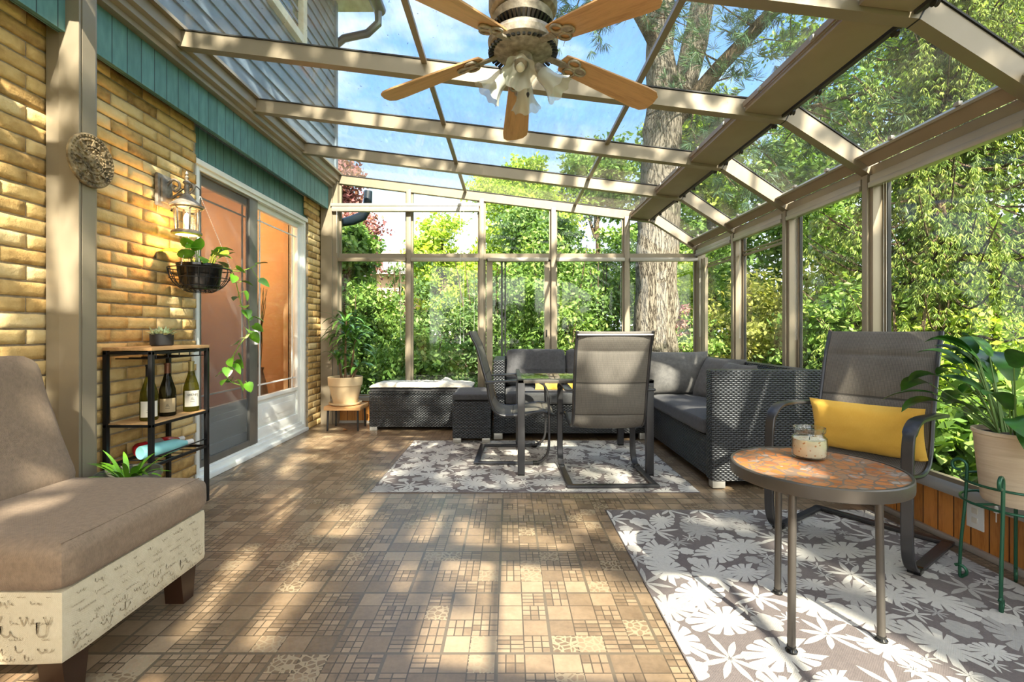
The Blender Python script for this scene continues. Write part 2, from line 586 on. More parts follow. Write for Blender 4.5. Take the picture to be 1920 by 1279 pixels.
def m_pot():
    g = G('beige_resin_pot')
    n = g.noise(g.map(g.obj(), (1, 1, 14)), 6, 4)
    c = g.ramp(n, [(.3, (.50, .39, .27)), (.7, (.62, .51, .37))])
    return g.done(g.bsdf(c, .6, 0, g.bump(n, .4, .004)))
M['potbeige'] = m_pot()

def m_candle():
    g = G('speckled_wax')
    v = g.vor(g.obj(), 75)
    k = g.lt(g.add(v[0], g.mul(g.noise(g.obj(), 40, 2), .2)), .32)
    c = g.mix(k, (.74, .63, .46), (.50, .22, .10))
    return g.done(g.bsdf(c, .5))
M['candle'] = m_candle()

def m_wicker():
    g = G('black_wicker')
    x, y, z = g.xyz(g.uv())
    row = g.floor(g.math('DIVIDE', y, .0125))
    a = g.fract(g.add(g.math('DIVIDE', x, .034), g.mul(row, .5)))
    bb = g.fract(g.math('DIVIDE', y, .0125))
    h = g.mul(g.math('SINE', g.mul(a, PI)), g.math('SINE', g.mul(bb, PI)))
    h = g.math('POWER', g.mx(h, .0001), .6)
    rn = g.white(g.vec(g.floor(g.add(g.math('DIVIDE', x, .034), g.mul(row, .5))), row))
    c = g.ramp(h, [(.25, (.003, .003, .004)), (.6, (.022, .025, .03)), (1, (.055, .06, .068))])
    c = g.mulc(c, g.ramp(rn, [(0, (.75, .75, .75)), (1, (1.15, 1.15, 1.15))]))
    return g.done(g.bsdf(c, .33, 0, g.bump(h, 1.0, .006), .5))
M['wicker'] = m_wicker()

def m_sling(name, a, b):
    g = G(name)
    x, y, z = g.xyz(g.uv())
    s1 = g.fract(g.math('DIVIDE', x, .0062)); s2 = g.fract(g.math('DIVIDE', y, .0048))
    w = g.mul(g.gt(s1, .28), g.gt(s2, .3))
    n = g.noise(g.obj(), 8, 3)
    c = g.mix(w, b, a)
    c = g.mulc(c, g.ramp(n, [(.3, (.85, .85, .85)), (.7, (1.1, 1.1, 1.1))]))
    return g.done(g.bsdf(c, .6, 0, g.bump(w, .4, .001), .3))
M['seam'] = plain('dark_seam', (.05, .045, .04), .7)
M['sling'] = m_sling('woven_sling_mesh', (.19, .172, .15), (.07, .065, .06))

def m_mosaic():
    g = G('terracotta_mosaic')
    o = g.obj()
    v = g.vor(g.map(o, (1, 1, 0)), 26, 'DISTANCE_TO_EDGE')
    vc = g.vor(g.map(o, (1, 1, 0)), 26)
    r = g.white(vc['Position'])
    n = g.noise(o, 30, 5, .65)
    c = g.ramp(g.add(g.mul(r, .6), g.mul(n, .4)), [(.2, (.30, .09, .025)), (.45, (.50, .17, .045)), (.62, (.40, .15, .05)), (.8, (.27, .17, .11))])
    e = g.lt(v[0], .07)
    ch = g.gt(g.noise(o, 14, 3, .6), .60)
    c = g.mix(g.mul(ch, .8), c, (.27, .27, .26))
    c = g.mix(e, c, (.17, .12, .09))
    return g.done(g.bsdf(c, .35, 0, g.bump(g.mul(e, -1), .4, .002)))
M['mosaic'] = m_mosaic()

def m_floor():
    g = G('patterned_stone_vinyl')
    x, y, z = g.xyz(g.obj())
    v = g.math('DIVIDE', g.sub(y, 1.561), .36)
    row = g.floor(v)
    u = g.add(g.math('DIVIDE', g.add(x, .221), .36), g.mul(g.math('MODULO', g.add(row, 40), 2), .5))
    fu, fv = g.fract(u), g.fract(v)
    e = g.mn(g.mn(fu, g.sub(1.0, fu)), g.mn(fv, g.sub(1.0, fv)))
    big = g.lt(e, .016)
    c4u, c4v = g.mul(u, 4), g.mul(v, 4)
    iu, iv = g.floor(c4u), g.floor(c4v)
    lu, lv = g.fract(c4u), g.fract(c4v)
    t = g.white(g.vec(iu, iv, 7.0))
    g35, g50, g65, g80 = [g.gt(t, k) for k in (.40, .54, .67, .80)]
    nx = g.add(g.add(1, g.mul(g35, 2)), g.add(g.mul(g50, -1), g.add(g.mul(g65, -1), g.mul(g80, 2))))
    ny = g.add(g.add(1, g.mul(g35, 2)), g.add(g.mul(g50, 1), g.add(g.mul(g65, -3), g.mul(g80, 1))))
    def edge(l, n_):
        s_ = g.fract(g.mul(l, n_))
        return g.math('DIVIDE', g.mn(s_, g.sub(1.0, s_)), n_)
    se = g.lt(g.mn(edge(lu, nx), edge(lv, ny)), .024)
    vv = g.vor(g.vec(x, y, 0.0), 44, 'DISTANCE_TO_EDGE')[0]
    iscob = g.mul(g65, g.sub(1.0, g80))
    cob = g.mul(g.lt(vv, .10), iscob)
    groove = g.mx(se, cob)
    pu = g.floor(g.mul(lu, nx)); pv = g.floor(g.mul(lv, ny))
    r = g.white(g.vec(g.add(iu, g.mul(pu, .31)), g.add(iv, g.mul(pv, .37)), 2.0))
    r2 = g.white(g.vec(g.floor(u), row, 5.0))
    n = g.noise(g.vec(x, y, 0.0), 14, 6, .65)
    n2 = g.noise(g.vec(x, y, 0.0), 60, 4, .65)
    f = g.add(g.add(g.mul(r, .30), g.mul(r2, .12)), g.add(g.mul(n, .38), g.mul(n2, .22)))
    c = g.ramp(f, [(.25, (.11, .075, .045)), (.45, (.20, .14, .085)), (.62, (.28, .20, .125)), (.85, (.38, .29, .19))])
    c = g.mix(groove, c, (.30, .235, .15))
    c = g.mix(g.mul(groove, g.sub(1.0, cob)), c, (.075, .055, .035))
    c = g.mix(big, c, (.115, .09, .06))
    hgt = g.sub(g.mul(n2, .25), g.mx(groove, g.mul(big, 1.6)))
    return g.done(g.bsdf(c, g.add(.24, g.mul(n, .18)), 0, g.bump(hgt, .4, .002), .75))
M['floor'] = m_floor()

def m_bark(name, a, b):
    g = G(name)
    o = g.map(g.obj(), (1, 1, .16))
    v = g.noise(o, 26, 3, .5)
    n = g.noise(g.map(g.obj(), (1, 1, .5)), 40, 6, .65)
    ridge = g.math('ABSOLUTE', g.sub(v, .5))
    h = g.add(g.mn(g.mul(ridge, 6), .55), g.mul(n, .5))
    c = g.ramp(h, [(.28, b), (.62, a)])
    return g.done(g.bsdf(c, .95, 0, g.bump(h, 1, .03), .1))
M['bark'] = m_bark('furrowed_grey_bark', (.185, .165, .135), (.04, .033, .026))
M['barkdark'] = m_bark('dark_bark', (.12, .09, .06), (.03, .02, .015))

def m_ground():
    g = G('garden_ground')
    o = g.obj()
    n = g.noise(o, 3, 6, .6); n2 = g.noise(o, 30, 4, .6)
    c = g.ramp(g.add(g.mul(n, .6), g.mul(n2, .4)), [(.3, (.03, .06, .012)), (.55, (.10, .16, .03)), (.75, (.22, .24, .08))])
    return g.done(g.bsdf(c, .95, 0, g.bump(n2, .8, .05)))
M['ground'] = m_ground()

M['brick'] = attrcol('buff_brick', [(.22, (.26, .15, .055)), (.38, (.55, .35, .13)), (.58, (.72, .50, .21)), (.82, (.80, .62, .33))], .85, .9, 45, .006)
M['mortar'] = plain('grey_mortar', (.36, .29, .20), .95, 0, .2, 30, .8, 70)
M['rugbase'] = fabric('mauve_grey_rug', (.15, .125, .12), (.095, .08, .08), 800, 90)
M['rugleaf2'] = fabric('dim_rug_leaf', (.36, .345, .32), (.26, .25, .235), 800, 60)
M['rugleaf'] = fabric('pale_rug_leaf', (.50, .48, .44), (.40, .385, .355), 800, 90)
M['screen'] = None
def m_screen():
    g = G('insect_screen')
    tr = g.n('ShaderNodeBsdfTransparent'); df = g.n('ShaderNodeBsdfDiffuse'); df.inputs[0].default_value = (.16, .17, .17, 1)
    m = g.n('ShaderNodeMixShader'); m.inputs[0].default_value = .42
    g.nt.links.new(tr.outputs[0], m.inputs[1]); g.nt.links.new(df.outputs[0], m.inputs[2])
    return g.done(m.outputs[0])
M['screen'] = m_screen()
def m_bottle(name, c):
    g = G(name)
    tr = g.n('ShaderNodeBsdfTransparent'); tr.inputs[0].default_value = (*c, 1)
    pb = g.bsdf(tuple(k * .25 for k in c), .05)
    m = g.n('ShaderNodeMixShader'); m.inputs[0].default_value = .35
    g.nt.links.new(tr.outputs[0], m.inputs[1]); g.nt.links.new(pb, m.inputs[2])
    return g.done(m.outputs[0])
M['greenglass'] = m_bottle('olive_bottle_glass', (.45, .42, .06))
M['darkglass'] = m_bottle('dark_bottle_glass', (.10, .085, .03))
def m_frost():
    g = G('frosted_bell_glass')
    tr = g.n('ShaderNodeBsdfTransparent'); tr.inputs[0].default_value = (.8, .82, .78, 1)
    pb = g.bsdf((.62, .62, .56), .25)
    m = g.n('ShaderNodeMixShader'); m.inputs[0].default_value = .62
    g.nt.links.new(tr.outputs[0], m.inputs[1]); g.nt.links.new(pb, m.inputs[2])
    return g.done(m.outputs[0])
M['frost'] = m_frost()
def emit(name, c, s_):
    g = G(name)
    e_ = g.n('ShaderNodeEmission'); e_.inputs[0].default_value = (*c, 1); e_.inputs[1].default_value = s_
    return g.done(e_.outputs[0])
M['bulb_on'] = emit('lit_bulb', (1, .72, .4), 14)
M['clearglass'] = glassmat('clear_glass', (.93, .94, .92), 0, 1.8)
GR = [(0, (.035, .08, .018)), (.5, (.13, .24, .05)), (1, (.36, .47, .14))]
M['leaf'] = leafmat('mid_green_leaves', GR)
M['leaf_dark'] = leafmat('deep_green_leaves', [(0, (.025, .06, .02)), (.5, (.09, .17, .05)), (1, (.26, .37, .13))])
M['leaf_lime'] = leafmat('yellow_green_leaves', [(0, (.11, .20, .02)), (.5, (.33, .47, .06)), (1, (.62, .68, .13))])
M['leaf_olive'] = leafmat('olive_leaves', [(0, (.12, .15, .03)), (.5, (.34, .36, .10)), (1, (.62, .56, .24))])
M['leaf_purple'] = leafmat('plum_leaves', [(0, (.08, .02, .03)), (.5, (.28, .12, .13)), (1, (.52, .32, .28))])
M['needle'] = leafmat('pine_needles', [(0, (.02, .05, .035)), (.6, (.06, .13, .07)), (1, (.16, .24, .09))], .2)
M['spruce'] = leafmat('spruce_needles', [(0, (.03, .065, .015)), (.5, (.12, .19, .035)), (1, (.40, .46, .10))], .25)
M['house_leaf'] = plain('glossy_green_leaf', (.05, .17, .025), .28, 0, .45, 14)
M['pothos'] = plain('bright_pothos_leaf', (.17, .42, .03), .3, 0, .35, 9)
M['strap'] = plain('strap_leaf', (.12, .30, .05), .35, 0, .45, 20)
M['succulent'] = plain('pale_succulent', (.55, .66, .42), .5, 0, .3, 50)
M['brownstem'] = plain('brown_stem', (.16, .10, .05), .8)
M['interior'] = plain('amber_wall', (.44, .245, .12), .8, 0, .12, 2)
M['innerfloor'] = plain('inner_floor', (.25, .12, .05), .4)
M['pinkhouse'] = plain('rose_brick_far', (.75, .47, .38), .9, 0, .2, 5)
M['roofing'] = plain('grey_shingles', (.2, .18, .17), .9)
M['gutter'] = plain('navy_gutter', (.01, .018, .03), .35)
M['cord'] = plain('white_cord', (.7, .7, .66), .6)
M['leafbrown'] = plain('dry_leaf', (.35, .16, .06), .8)
# ------------------------------------------------------------------ fast mesh from arrays
def np_mesh(name, verts, quads, rnd, mat, parent=None, smooth=False):
    me = bpy.data.meshes.new(name)
    nv, nq = len(verts), len(quads)
    me.vertices.add(nv)
    me.vertices.foreach_set('co', verts.astype(np.float32).ravel())
    me.loops.add(nq * 4)
    me.loops.foreach_set('vertex_index', quads.astype(np.int32).ravel())
    me.polygons.add(nq)
    me.polygons.foreach_set('loop_start', np.arange(0, nq * 4, 4, dtype=np.int32))
    me.update(calc_edges=True)
    at = me.attributes.new('rnd', 'FLOAT', 'POINT')
    at.data.foreach_set('value', rnd.astype(np.float32))
    me.materials.append(mat)
    o = bpy.data.objects.new(name, me)
    col.objects.link(o)
    if parent is not None: o.parent = parent
    return o

# ================================================================== THE SETTING
XL, XR, YF = -2.13, 2.20, 5.48
RAFT = [-1.41, -.56, .29, 1.14, 1.93, 2.85, 3.69, 4.55, YF]
YB = -1.48
structure('floor', B().box(-2.35, 2.30, YB - .1, YF + .1, -.30, 0), M['floor'])
gr = structure('lawn', B().box(-60, 60, -40, 90, -.5, -.30), M['ground'])

# ---- brick wall (left): courses of rough bricks over a mortar bed
def bricks(parent_name, runs, xface, rng):
    V, Q, Rn = [], [], []
    CH, BL, MJ = .0705, .225, .010
    nx, nz = 7, 4
    for (y0, y1, z0, z1, corner) in runs:
        ncrs = int(round((z1 - z0) / CH))
        for c in range(ncrs):
            zz0 = z0 + c * CH + MJ / 2; zz1 = z0 + (c + 1) * CH - MJ / 2
            y = y0 - (BL * .5 if c % 2 else 0)
            while y < y1 - .005:
                a = max(y0, y + MJ / 2) ; b = min(y1, y + BL - MJ / 2)
                y += BL
                if b - a < .02: continue
                if corner == 'ragged' and b >= y1 - 1e-6 and c % 2: b = y1 - .004
                base = len(V)
                col_ = rng.random() ** 1.2
                dep = rng.uniform(-.002, .003)
                tilt = rng.uniform(-.004, .004)
                for i in range(nx):
                    for k in range(nz):
                        u, w = i / (nx - 1), k / (nz - 1)
                        ed = i in (0, nx - 1) or k in (0, nz - 1)
                        xx = xface + dep + tilt * (u - .5) - (.0025 if ed else 0) + (0 if ed else rng.uniform(-.0035, .0045))
                        V.append((xx, a + (b - a) * u + rng.uniform(-.0015, .0015) * ed, zz0 + (zz1 - zz0) * w + rng.uniform(-.0015, .0015) * ed))
                        Rn.append(min(1, max(0, col_ + rng.uniform(-.1, .1))))
                for i in range(nx - 1):
                    for k in range(nz - 1):
                        p = base + i * nz + k
                        Q.append((p, p + nz, p + nz + 1, p + 1))
                # four sides reaching back into the mortar
                bb = len(V)
                cs = [(a, zz0), (b, zz0), (b, zz1), (a, zz1)]
                for (yy, z_) in cs:
                    V.append((xface - .022, yy, z_)); Rn.append(col_)
                fr = [base, base + (nx - 1) * nz, base + nx * nz - 1, base + nz - 1]
                ring = [[base + i * nz for i in range(nx)], [base + (nx - 1) * nz + k for k in range(nz)],
                        [base + i * nz + nz - 1 for i in range(nx - 1, -1, -1)], [base + k for k in range(nz - 1, -1, -1)]]
                for s_ in range(4):
                    rr = ring[s_]
                    A, C = bb + s_, bb + (s_ + 1) % 4
                    # fan as quads: stretch the back edge over the front ring
                    prevb = A
                    for j in range(len(rr) - 1):
                        t = (j + 1) / (len(rr) - 1)
                        if t < 1:
                            pa, pc = V[A], V[C]
                            V.append(tuple(pa[q] + (pc[q] - pa[q]) * t for q in range(3))); Rn.append(col_)
                            nb = len(V) - 1
                        else: nb = C
                        Q.append((rr[j], prevb, nb, rr[j + 1]))
                        prevb = nb
    return np_mesh(parent_name, np.array(V), np.array(Q), np.array(Rn), M['brick'])
rng = random.Random(4)
wl = structure('wall_left', B().box(XL - .22, XL - .009, YB, 3.27, 0, 2.70).box(XL - .22, XL - .009, 5.10, YF + .02, 0, 2.70)
               .box(XL - .22, XL - .20, 3.27, 5.1, 2.30, 2.7), M['mortar'])
bk = bricks('brick_courses', [(YB, 3.27, 0, 2.468, ''), (5.10, YF - .04, 0, 2.468, ''), (5.02, 5.10, 2.26, 2.4715, '')], XL, rng)
bk.parent = wl

# ---- teal boards
TX = -2.03
structure('trim_1', B().box(TX - .035, TX, YB, YF - .08, 2.415, 2.70), M['teal'])
structure('trim_2', B().box(XL - .10, XL - .03, 3.27, 5.10, 2.25, 2.46), M['teal'])
# dark soffit under the teal fascia
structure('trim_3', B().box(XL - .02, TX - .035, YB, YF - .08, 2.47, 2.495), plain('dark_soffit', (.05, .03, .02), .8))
# ---- ledger along the house
led = B()
led.prism([(-2.03, 2.66), (-1.985, 2.66), (-1.985, 2.69), (-1.955, 2.70), (-1.955, 2.735), (-1.93, 2.745), (-1.93, 2.83), (-2.03, 2.83)], 'y', YB, YF)
led.box(-1.985, -1.90, YB, YF, 2.815, 2.835)
structure('trim_4', led, M['alu'])

# ---- rafters (top pitch and knee pitch in one bent bar each)
GL = lambda x: 2.82 - .1212 * (x + 1.97)          # underside of the top glazing
n_tr = 5
for i, y in enumerate(RAFT):
    b = B()
    w = .06
    up = Vector((.1212, 0, 1)).normalized()
    poly = [(-1.95, 2.725), (1.625, 2.285), (2.14, 1.955), (2.22, 1.955), (2.22, 2.005), (1.675, 2.375), (-1.95, GL(-1.95))]
    b.prism(poly, 'y', y - w / 2, y + w / 2)
    # a slim cap line and the joint at the bend
    r_ = structure('trim_%d' % n_tr, b, M['alu']); n_tr += 1
    g_ = B()
    g_.beam((1.623, y, 2.283), (1.677, y, 2.383), w + .004, .005, up=(1, 0, 0))
    g_.beam((-1.94, y, GL(-1.94) + .004), (1.675, y, 2.383), w + .012, .008)
    g_.beam((1.675, y, 2.383), (2.22, y, 2.012), w + .012, .008)
    g_.build('gasket', M['gasket'], r_)

# ---- glazing bars along the roof
for xx in (-.5, .745):
    structure('trim_%d' % n_tr, B().box(xx - .016, xx + .016, YB, YF, GL(xx) - .022, GL(xx)), M['alu']); n_tr += 1
# ridge bar at the bend, eave bar
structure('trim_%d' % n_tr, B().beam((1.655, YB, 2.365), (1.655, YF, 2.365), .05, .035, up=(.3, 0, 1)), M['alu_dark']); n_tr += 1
structure('trim_%d' % n_tr, B().beam((2.17, YB, 1.985), (2.17, YF, 1.985), .09, .06), M['alu']); n_tr += 1

# ---- roof glass: the ceiling, one pane per bay and pitch
ceil = B()
ceil.box(-2.03, -1.95, YB, YF, 2.835, 2.85)
ceil = structure('ceiling', ceil, M['alu'])
for a, c in zip(RAFT[:-1], RAFT[1:]):
    for (x0, x1) in ((-1.97, -.5), (-.5, .745), (.745, 1.66)):
        B().beam((x0, (a + c) / 2, GL(x0) + .006), (x1, (a + c) / 2, GL(x1) + .006), c - a - .012, .006).build('roof_pane', M['roofglass'], ceil)
    B().beam((1.67, (a + c) / 2, 2.389), (2.235, (a + c) / 2, 2.005), c - a - .012, .006).build('knee_pane', M['roofglass'], ceil)

# ---- right wall: posts, sill, pine panelling, windows
for y in RAFT[:-1]:
    b = B()
    b.box(2.125, 2.215, y - .045, y + .045, .27, 1.97, bev=.003)
    b.box(2.108, 2.126, y - .020, y + .020, .27, 1.97, bev=.002)
    structure('trim_%d' % n_tr, b, M['alu']); n_tr += 1
wr = structure('wall_right', B().box(XR, XR + .08, YB, YF, 0, .25), M['pine'])
structure('baseboard_right', B().box(XR - .02, XR, YB, YF, 0, .03, bev=.004), M['alu_pale'])
sl_ = B().prism([(2.16, .245), (2.16, .262), (2.185, .30), (2.26, .305), (2.28, .29), (2.28, .245)], 'y', YB, YF)
structure('trim_%d' % n_tr, sl_, M['alu_pale']); n_tr += 1
wi = 1
for k, (a, c) in enumerate(zip(RAFT[:-1], RAFT[1:])):
    f = B()
    y0, y1 = a + .045, c - (.045 if c < YF else .03)
    z0, z1 = .30, 1.955
    t = .022
    for q in ((y0, y0 + t, z0, z1), (y1 - t, y1, z0, z1), (y0, y1, z0, z0 + t), (y0, y1, z1 - t, z1)):
        f.box(2.185, 2.215, *q)
    if k == 7:
        f.box(2.15, 2.185, y1 - .10, y1 - .07, z0, z1 - .1).box(2.15, 2.185, y1 - .17, y1 - .14, z0, z1 - .1)
    if k >= 6:
        f.box(2.185, 2.205, y0, y1, 1.745, 1.765).box(2.185, 2.205, y0, y1, 1.78, 1.79)
    fr = structure('window_%d' % wi, f, M['alu']); wi += 1
    B().box(2.197, 2.203, y0 + t, y1 - t, z0 + t, z1 - t).build('pane', M['glass'], fr)
    g_ = B()
    for q in ((y0 + t, y0 + t + .006, z0 + t, z1 - t), (y1 - t - .006, y1 - t, z0 + t, z1 - t)):
        g_.box(2.19, 2.21, *q)
    g_.build('gasket', M['gasket'], fr)

# ---- far wall: corner posts, mullions, transom, pine panelling, windows, garden door
MX = [-1.96, -1.14, -.315, .50, 1.33, 2.15]
zt = lambda x: (2.725 - .123 * (x + 1.95)) if x < 1.62 else 2.285 - .655 * (x - 1.62)
wf = structure('wall_far', B().box(-2.10, 2.2, YF, YF + .08, 0, .26), M['pine'])
structure('baseboard_far', B().box(-2.10, 2.2, YF - .02, YF, 0, .025), M['alu_pale'])
structure('trim_%d' % n_tr, B().box(-1.95, 2.2, YF - .05, YF + .05, .255, .30, bev=.006), M['alu_pale']); n_tr += 1
for j, x in enumerate(MX):
    b = B()
    w = .05
    if j == 0:
        b.box(-2.10, -1.935, YF - .075, YF + .03, 0, 2.73).box(-2.115, -1.99, YF - .10, YF - .07, .0, 2.68)
    elif j == 5:
        b.box(2.125, 2.215, YF - .06, YF + .03, .27, 1.97)
    else:
        b.box(x - w / 2, x + w / 2, YF - .055, YF + .03, .27, zt(x) + .02, bev=.002)
    structure('trim_%d' % n_tr, b, M['alu']); n_tr += 1
for j in range(5):
    x0, x1 = MX[j] + .025, MX[j + 1] - .025
    t = .02
    f = B()
    # transom and outer frame
    f.box(x0, x1, YF - .03, YF + .02, 1.855, 1.925)
    f.box(x0, x0 + t, YF - .01, YF + .02, .30, zt(x0) + .01).box(x1 - t, x1, YF - .01, YF + .02, .30, zt(x1) + .01)
    f.box(x0, x1, YF - .01, YF + .02, .30, .32)
    if j == 2:   # sliding garden door leaves
        f.box(x0 + .03, x0 + .10, YF - .045, YF - .01, .05, 1.86).box(x1 - .075, x1 - .02, YF - .045, YF - .01, .05, 1.86)
        f.box(x0 + .03, x1 - .02, YF - .045, YF - .01, 1.83, 1.875)
        f.box(x0 + .195, x0 + .215, YF - .02, YF + .0, .30, 1.84, mat=1).box(x0 + .235, x0 + .25, YF - .02, YF + .0, .30, 1.84, mat=1)
    nm = 'door_2' if j == 2 else 'window_%d' % wi
    if j != 2: wi += 1
    fr = structure(nm, f, [M['alu'], M['steel']])
    B().box(x0 + t, x1 - t, YF + .004, YF + .010, .32, 1.855).build('lower_pane', M['glass'], fr)
    pl = [(x0 + t, 1.925), (x1 - t, 1.925), (x1 - t, zt(x1 - t))]
    if x0 < 1.62 < x1: pl.append((1.62, zt(1.62)))
    pl.append((x0 + t, zt(x0 + t)))
    B().prism(pl, 'y', YF + .004, YF + .010).build('upper_pane', M['glass'], fr)
    if j == 2:
        B().box(x1 - .062, x1 - .045, YF - .062, YF - .045, .98, 1.06, bev=.004).build('door_handle', M['black'], fr)

# ---- wall behind the viewpoint (glazed like the far one)
b = B()
for x in (-2.1, -1.14, -.315, .5, 1.33, 2.15):
    b.box(x - .03, x + .03, YB - .03, YB + .03, .25, zt(max(-1.95, x)) + .02)
bw = structure('wall_behind', b, M['alu'])
B().box(-2.1, 2.2, YB - .04, YB + .04, 0, .26).build('panelling', M['pine'], bw)

# ---- patio door in the house wall
DX = -2.17
d = B()
def frame_y(bd, y0, y1, z0, z1, x0, x1, w, wb=None, bev=.004, mat=0):
    wb = w if wb is None else wb
    bd.box(x0, x1, y0, y0 + w, z0, z1, bev, 2, mat); bd.box(x0, x1, y1 - w, y1, z0, z1, bev, 2, mat)
    bd.box(x0, x1, y0 + w, y1 - w, z1 - w, z1, bev, 2, mat); bd.box(x0, x1, y0 + w, y1 - w, z0, z0 + wb, bev, 2, mat)
frame_y(d, 3.27, 5.10, 0, 2.25, DX - .10, DX, .075, .10)
frame_y(d, 3.30, 5.07, .02, 2.20, DX - .06, DX + .02, .035, .05)
d.box(DX - .02, DX + .035, 3.275, 5.095, 2.195, 2.235, .006)
d.box(DX - .0, DX + .055, 3.3, 5.07, 0.0, .035, .006)
dr = structure('door_1', d, M['white'])
def sash(name, y0, y1, x, panel=True):
    s_ = B()
    frame_y(s_, y0, y1, .10, 2.175, x - .04, x, .062, .09)
    zp = .47
    s_.box(x - .04, x, y0 + .06, y1 - .06, zp - .035, zp, .003)
    s_.box(x - .035, x - .02, y0 + .06, y1 - .06, .15, zp)
    s_.box(x - .025, x - .006, y0 + .11, y1 - .11, .215, zp - .07, .008)
    s_.box(x - .02, x - .002, y0 + .16, y1 - .16, .26, zp - .115, .008)
    o = s_.build(name, M['white'], dr)
    mu = B()
    for yy in (y0 + .062 + .085, y1 - .062 - .085):
        mu.box(x - .026, x - .016, yy - .006, yy + .006, zp, 2.12)
    for zz in (zp + .10, 2.12 - .10):
        mu.box(x - .026, x - .016, y0 + .06, y1 - .06, zz - .006, zz + .006)
    mu.build('muntin', M['white'], o)
    B().box(x - .030, x - .024, y0 + .06, y1 - .06, zp, 2.12).build('pane', M['glass'], o)
    return o
sash('door_leaf', 4.10, 5.03, DX - .02)
sash('door_leaf', 3.34, 4.20, DX - .065)
sc = B()
frame_y(sc, 3.345, 4.13, .085, 2.18, DX - .02, DX + .004, .032, .05, .003)
sc.box(DX - .02, DX + .006, 4.0, 4.13, .085, 2.18, .003)
so_ = sc.build('screen_door', plain('grey_screen_frame', (.17, .165, .15), .4, .3), dr)
B().box(DX - .012, DX - .010, 3.37, 4.01, .12, 2.15).build('screen_mesh', M['screen'], so_)
hd = B().box(DX - .02, DX + .03, 4.075, 4.095, .93, 1.06, .006)
hd.build('door_handle', M['white'], dr)

# ---- the room inside the house, seen through the patio door
ir = B()
ir.box(-4.6, -4.5, 2.2, 5.4, -.02, 2.6).box(-4.6, -2.36, 2.1, 2.2, -.02, 2.6).box(-4.6, -2.36, 5.4, 5.48, -.02, 2.6)
ir.box(-2.40, -2.34, 2.1, 3.27, 0, 2.6).box(-2.40, -2.34, 5.1, 5.4, 0, 2.6)
structure('wall_inner', ir, M['interior'])
structure('floor_inner', B().box(-4.6, -2.36, 2.1, 5.48, -.1, .0), M['innerfloor'])
structure('ceiling_inner', B().box(-4.6, -2.36, 2.1, 5.48, 2.6, 2.7), M['interior'])
t = thing('ceiling_globe', 'warm glowing ceiling globe in the room behind the patio door', 'ceiling lamp', (-3.5, 4.9, 2.6))  # glowing globe added out of view to light the inner room
B().lathe([(0, 0), (.09, 0), (.09, -.03), (.03, -.04)], n=20).build('canopy', M['white'], t)
B().lathe([(.03, -.04), (.11, -.08), (.14, -.14), (.11, -.2), (0, -.23)], n=20).build('globe', emit('warm_globe', (1, .62, .28), 16), t)
t = thing('branch_vase', 'tall vase of dark bare branches standing inside behind the patio door', 'vase', (-2.66, 5.08, 0))
B().lathe([(0, 0), (.09, 0), (.12, .25), (.08, .5), (.05, .62), (.06, .66), (.045, .66), (.04, .6), (0, .55)], n=20).build('vase', plain('brown_vase', (.09, .05, .03), .3), t)
br = B()
rg = random.Random(3)
for k in range(16):
    a = rg.uniform(0, 2 * PI); s_ = rg.uniform(.06, .22)
    pts = [(0, 0, .5)] + [(math.cos(a) * s_ * q / 5 + rg.uniform(-.015, .015), math.sin(a) * s_ * q / 5 + rg.uniform(-.015, .015), .5 + q * .2) for q in range(1, 6)]
    br.tube(pts, [.006, .005, .004, .004, .003, .002], 5)
br.build('branches', M['barkdark'], t)

# ---- house wall above the sunroom, siding in laps, with a window and the eave
hw = B()
z = 2.83
while z < 4.9:
    hw.prism([(-2.10, z), (-2.035, z), (-2.05, z + .118), (-2.10, z + .118)], 'y', YB, 5.62)
    z += .118
hw.box(-2.06, -2.02, 5.60, 5.66, 2.72, 4.95).box(-4.7, -2.10, 5.5, 5.62, -.3, 4.95)
hs = structure('wall_upper', hw, M['siding'])
wd = B(); frame_y(wd, 4.02, 4.72, 3.82, 4.75, -2.07, -1.985, .085, None, .006)
wd = structure('window_%d' % wi, wd, M['cream']); wi += 1
B().box(-2.048, -2.04, 4.09, 4.65, 3.9, 4.68).build('pane', plain('dim_upper_glass', (.06, .10, .08), .05, 0, .4, 9), wd)
wd = B(); frame_y(wd, 1.8, 3.0, 3.7, 4.75, -2.07, -1.985, .085, None, .006)
wd = structure('window_%d' % wi, wd, M['cream']); wi += 1
B().box(-2.048, -2.04, 1.87, 2.93, 3.78, 4.68).build('pane', bpy.data.materials['dim_upper_glass'], wd)
ev = B().box(-3.6, -1.62, YB, 5.80, 4.9, 4.98)
structure('soffit', ev, M['cream'])
gt = thing('rain_gutter', 'dark rain gutter with downspout elbow high under the house eave', 'gutter', (-1.6, 5.7, 4.75))
B().tube([(.03, -6.3, .18), (.03, .12, .18)], .075, 12).build('channel', M['gutter'], gt)
B().tube([(.03, .05, .12), (.03, .05, -.02), (-.1, .05, -.14), (-.38, .05, -.2), (-.48, .05, -.28)], .045, 10).build('elbow', M['gutter'], gt)
gt = thing('downspout', 'curved navy downspout outside the far left window under the roof', 'downspout', (-2.0, 5.75, 2.3))
B().tube([(-.14, 0, -2.6), (-.13, 0, -.05), (-.02, 0, .04), (.12, 0, .07), (.24, 0, .12), (.30, 0, .22), (.31, 0, .42)], [.045, .045, .05, .06, .06, .055, .05], 12).build('pipe', M['gutter'], gt)

# ---- post against the brick wall
ps = B().box(-2.125, -1.975, 2.20, 2.30, 0, 2.68, .003).box(-1.977, -1.970, 2.215, 2.285, 0, 2.68)
ps.box(-2.06, -1.968, 2.194, 2.202, 0, 2.68)
structure('trim_%d' % n_tr, ps, M['alu']); n_tr += 1

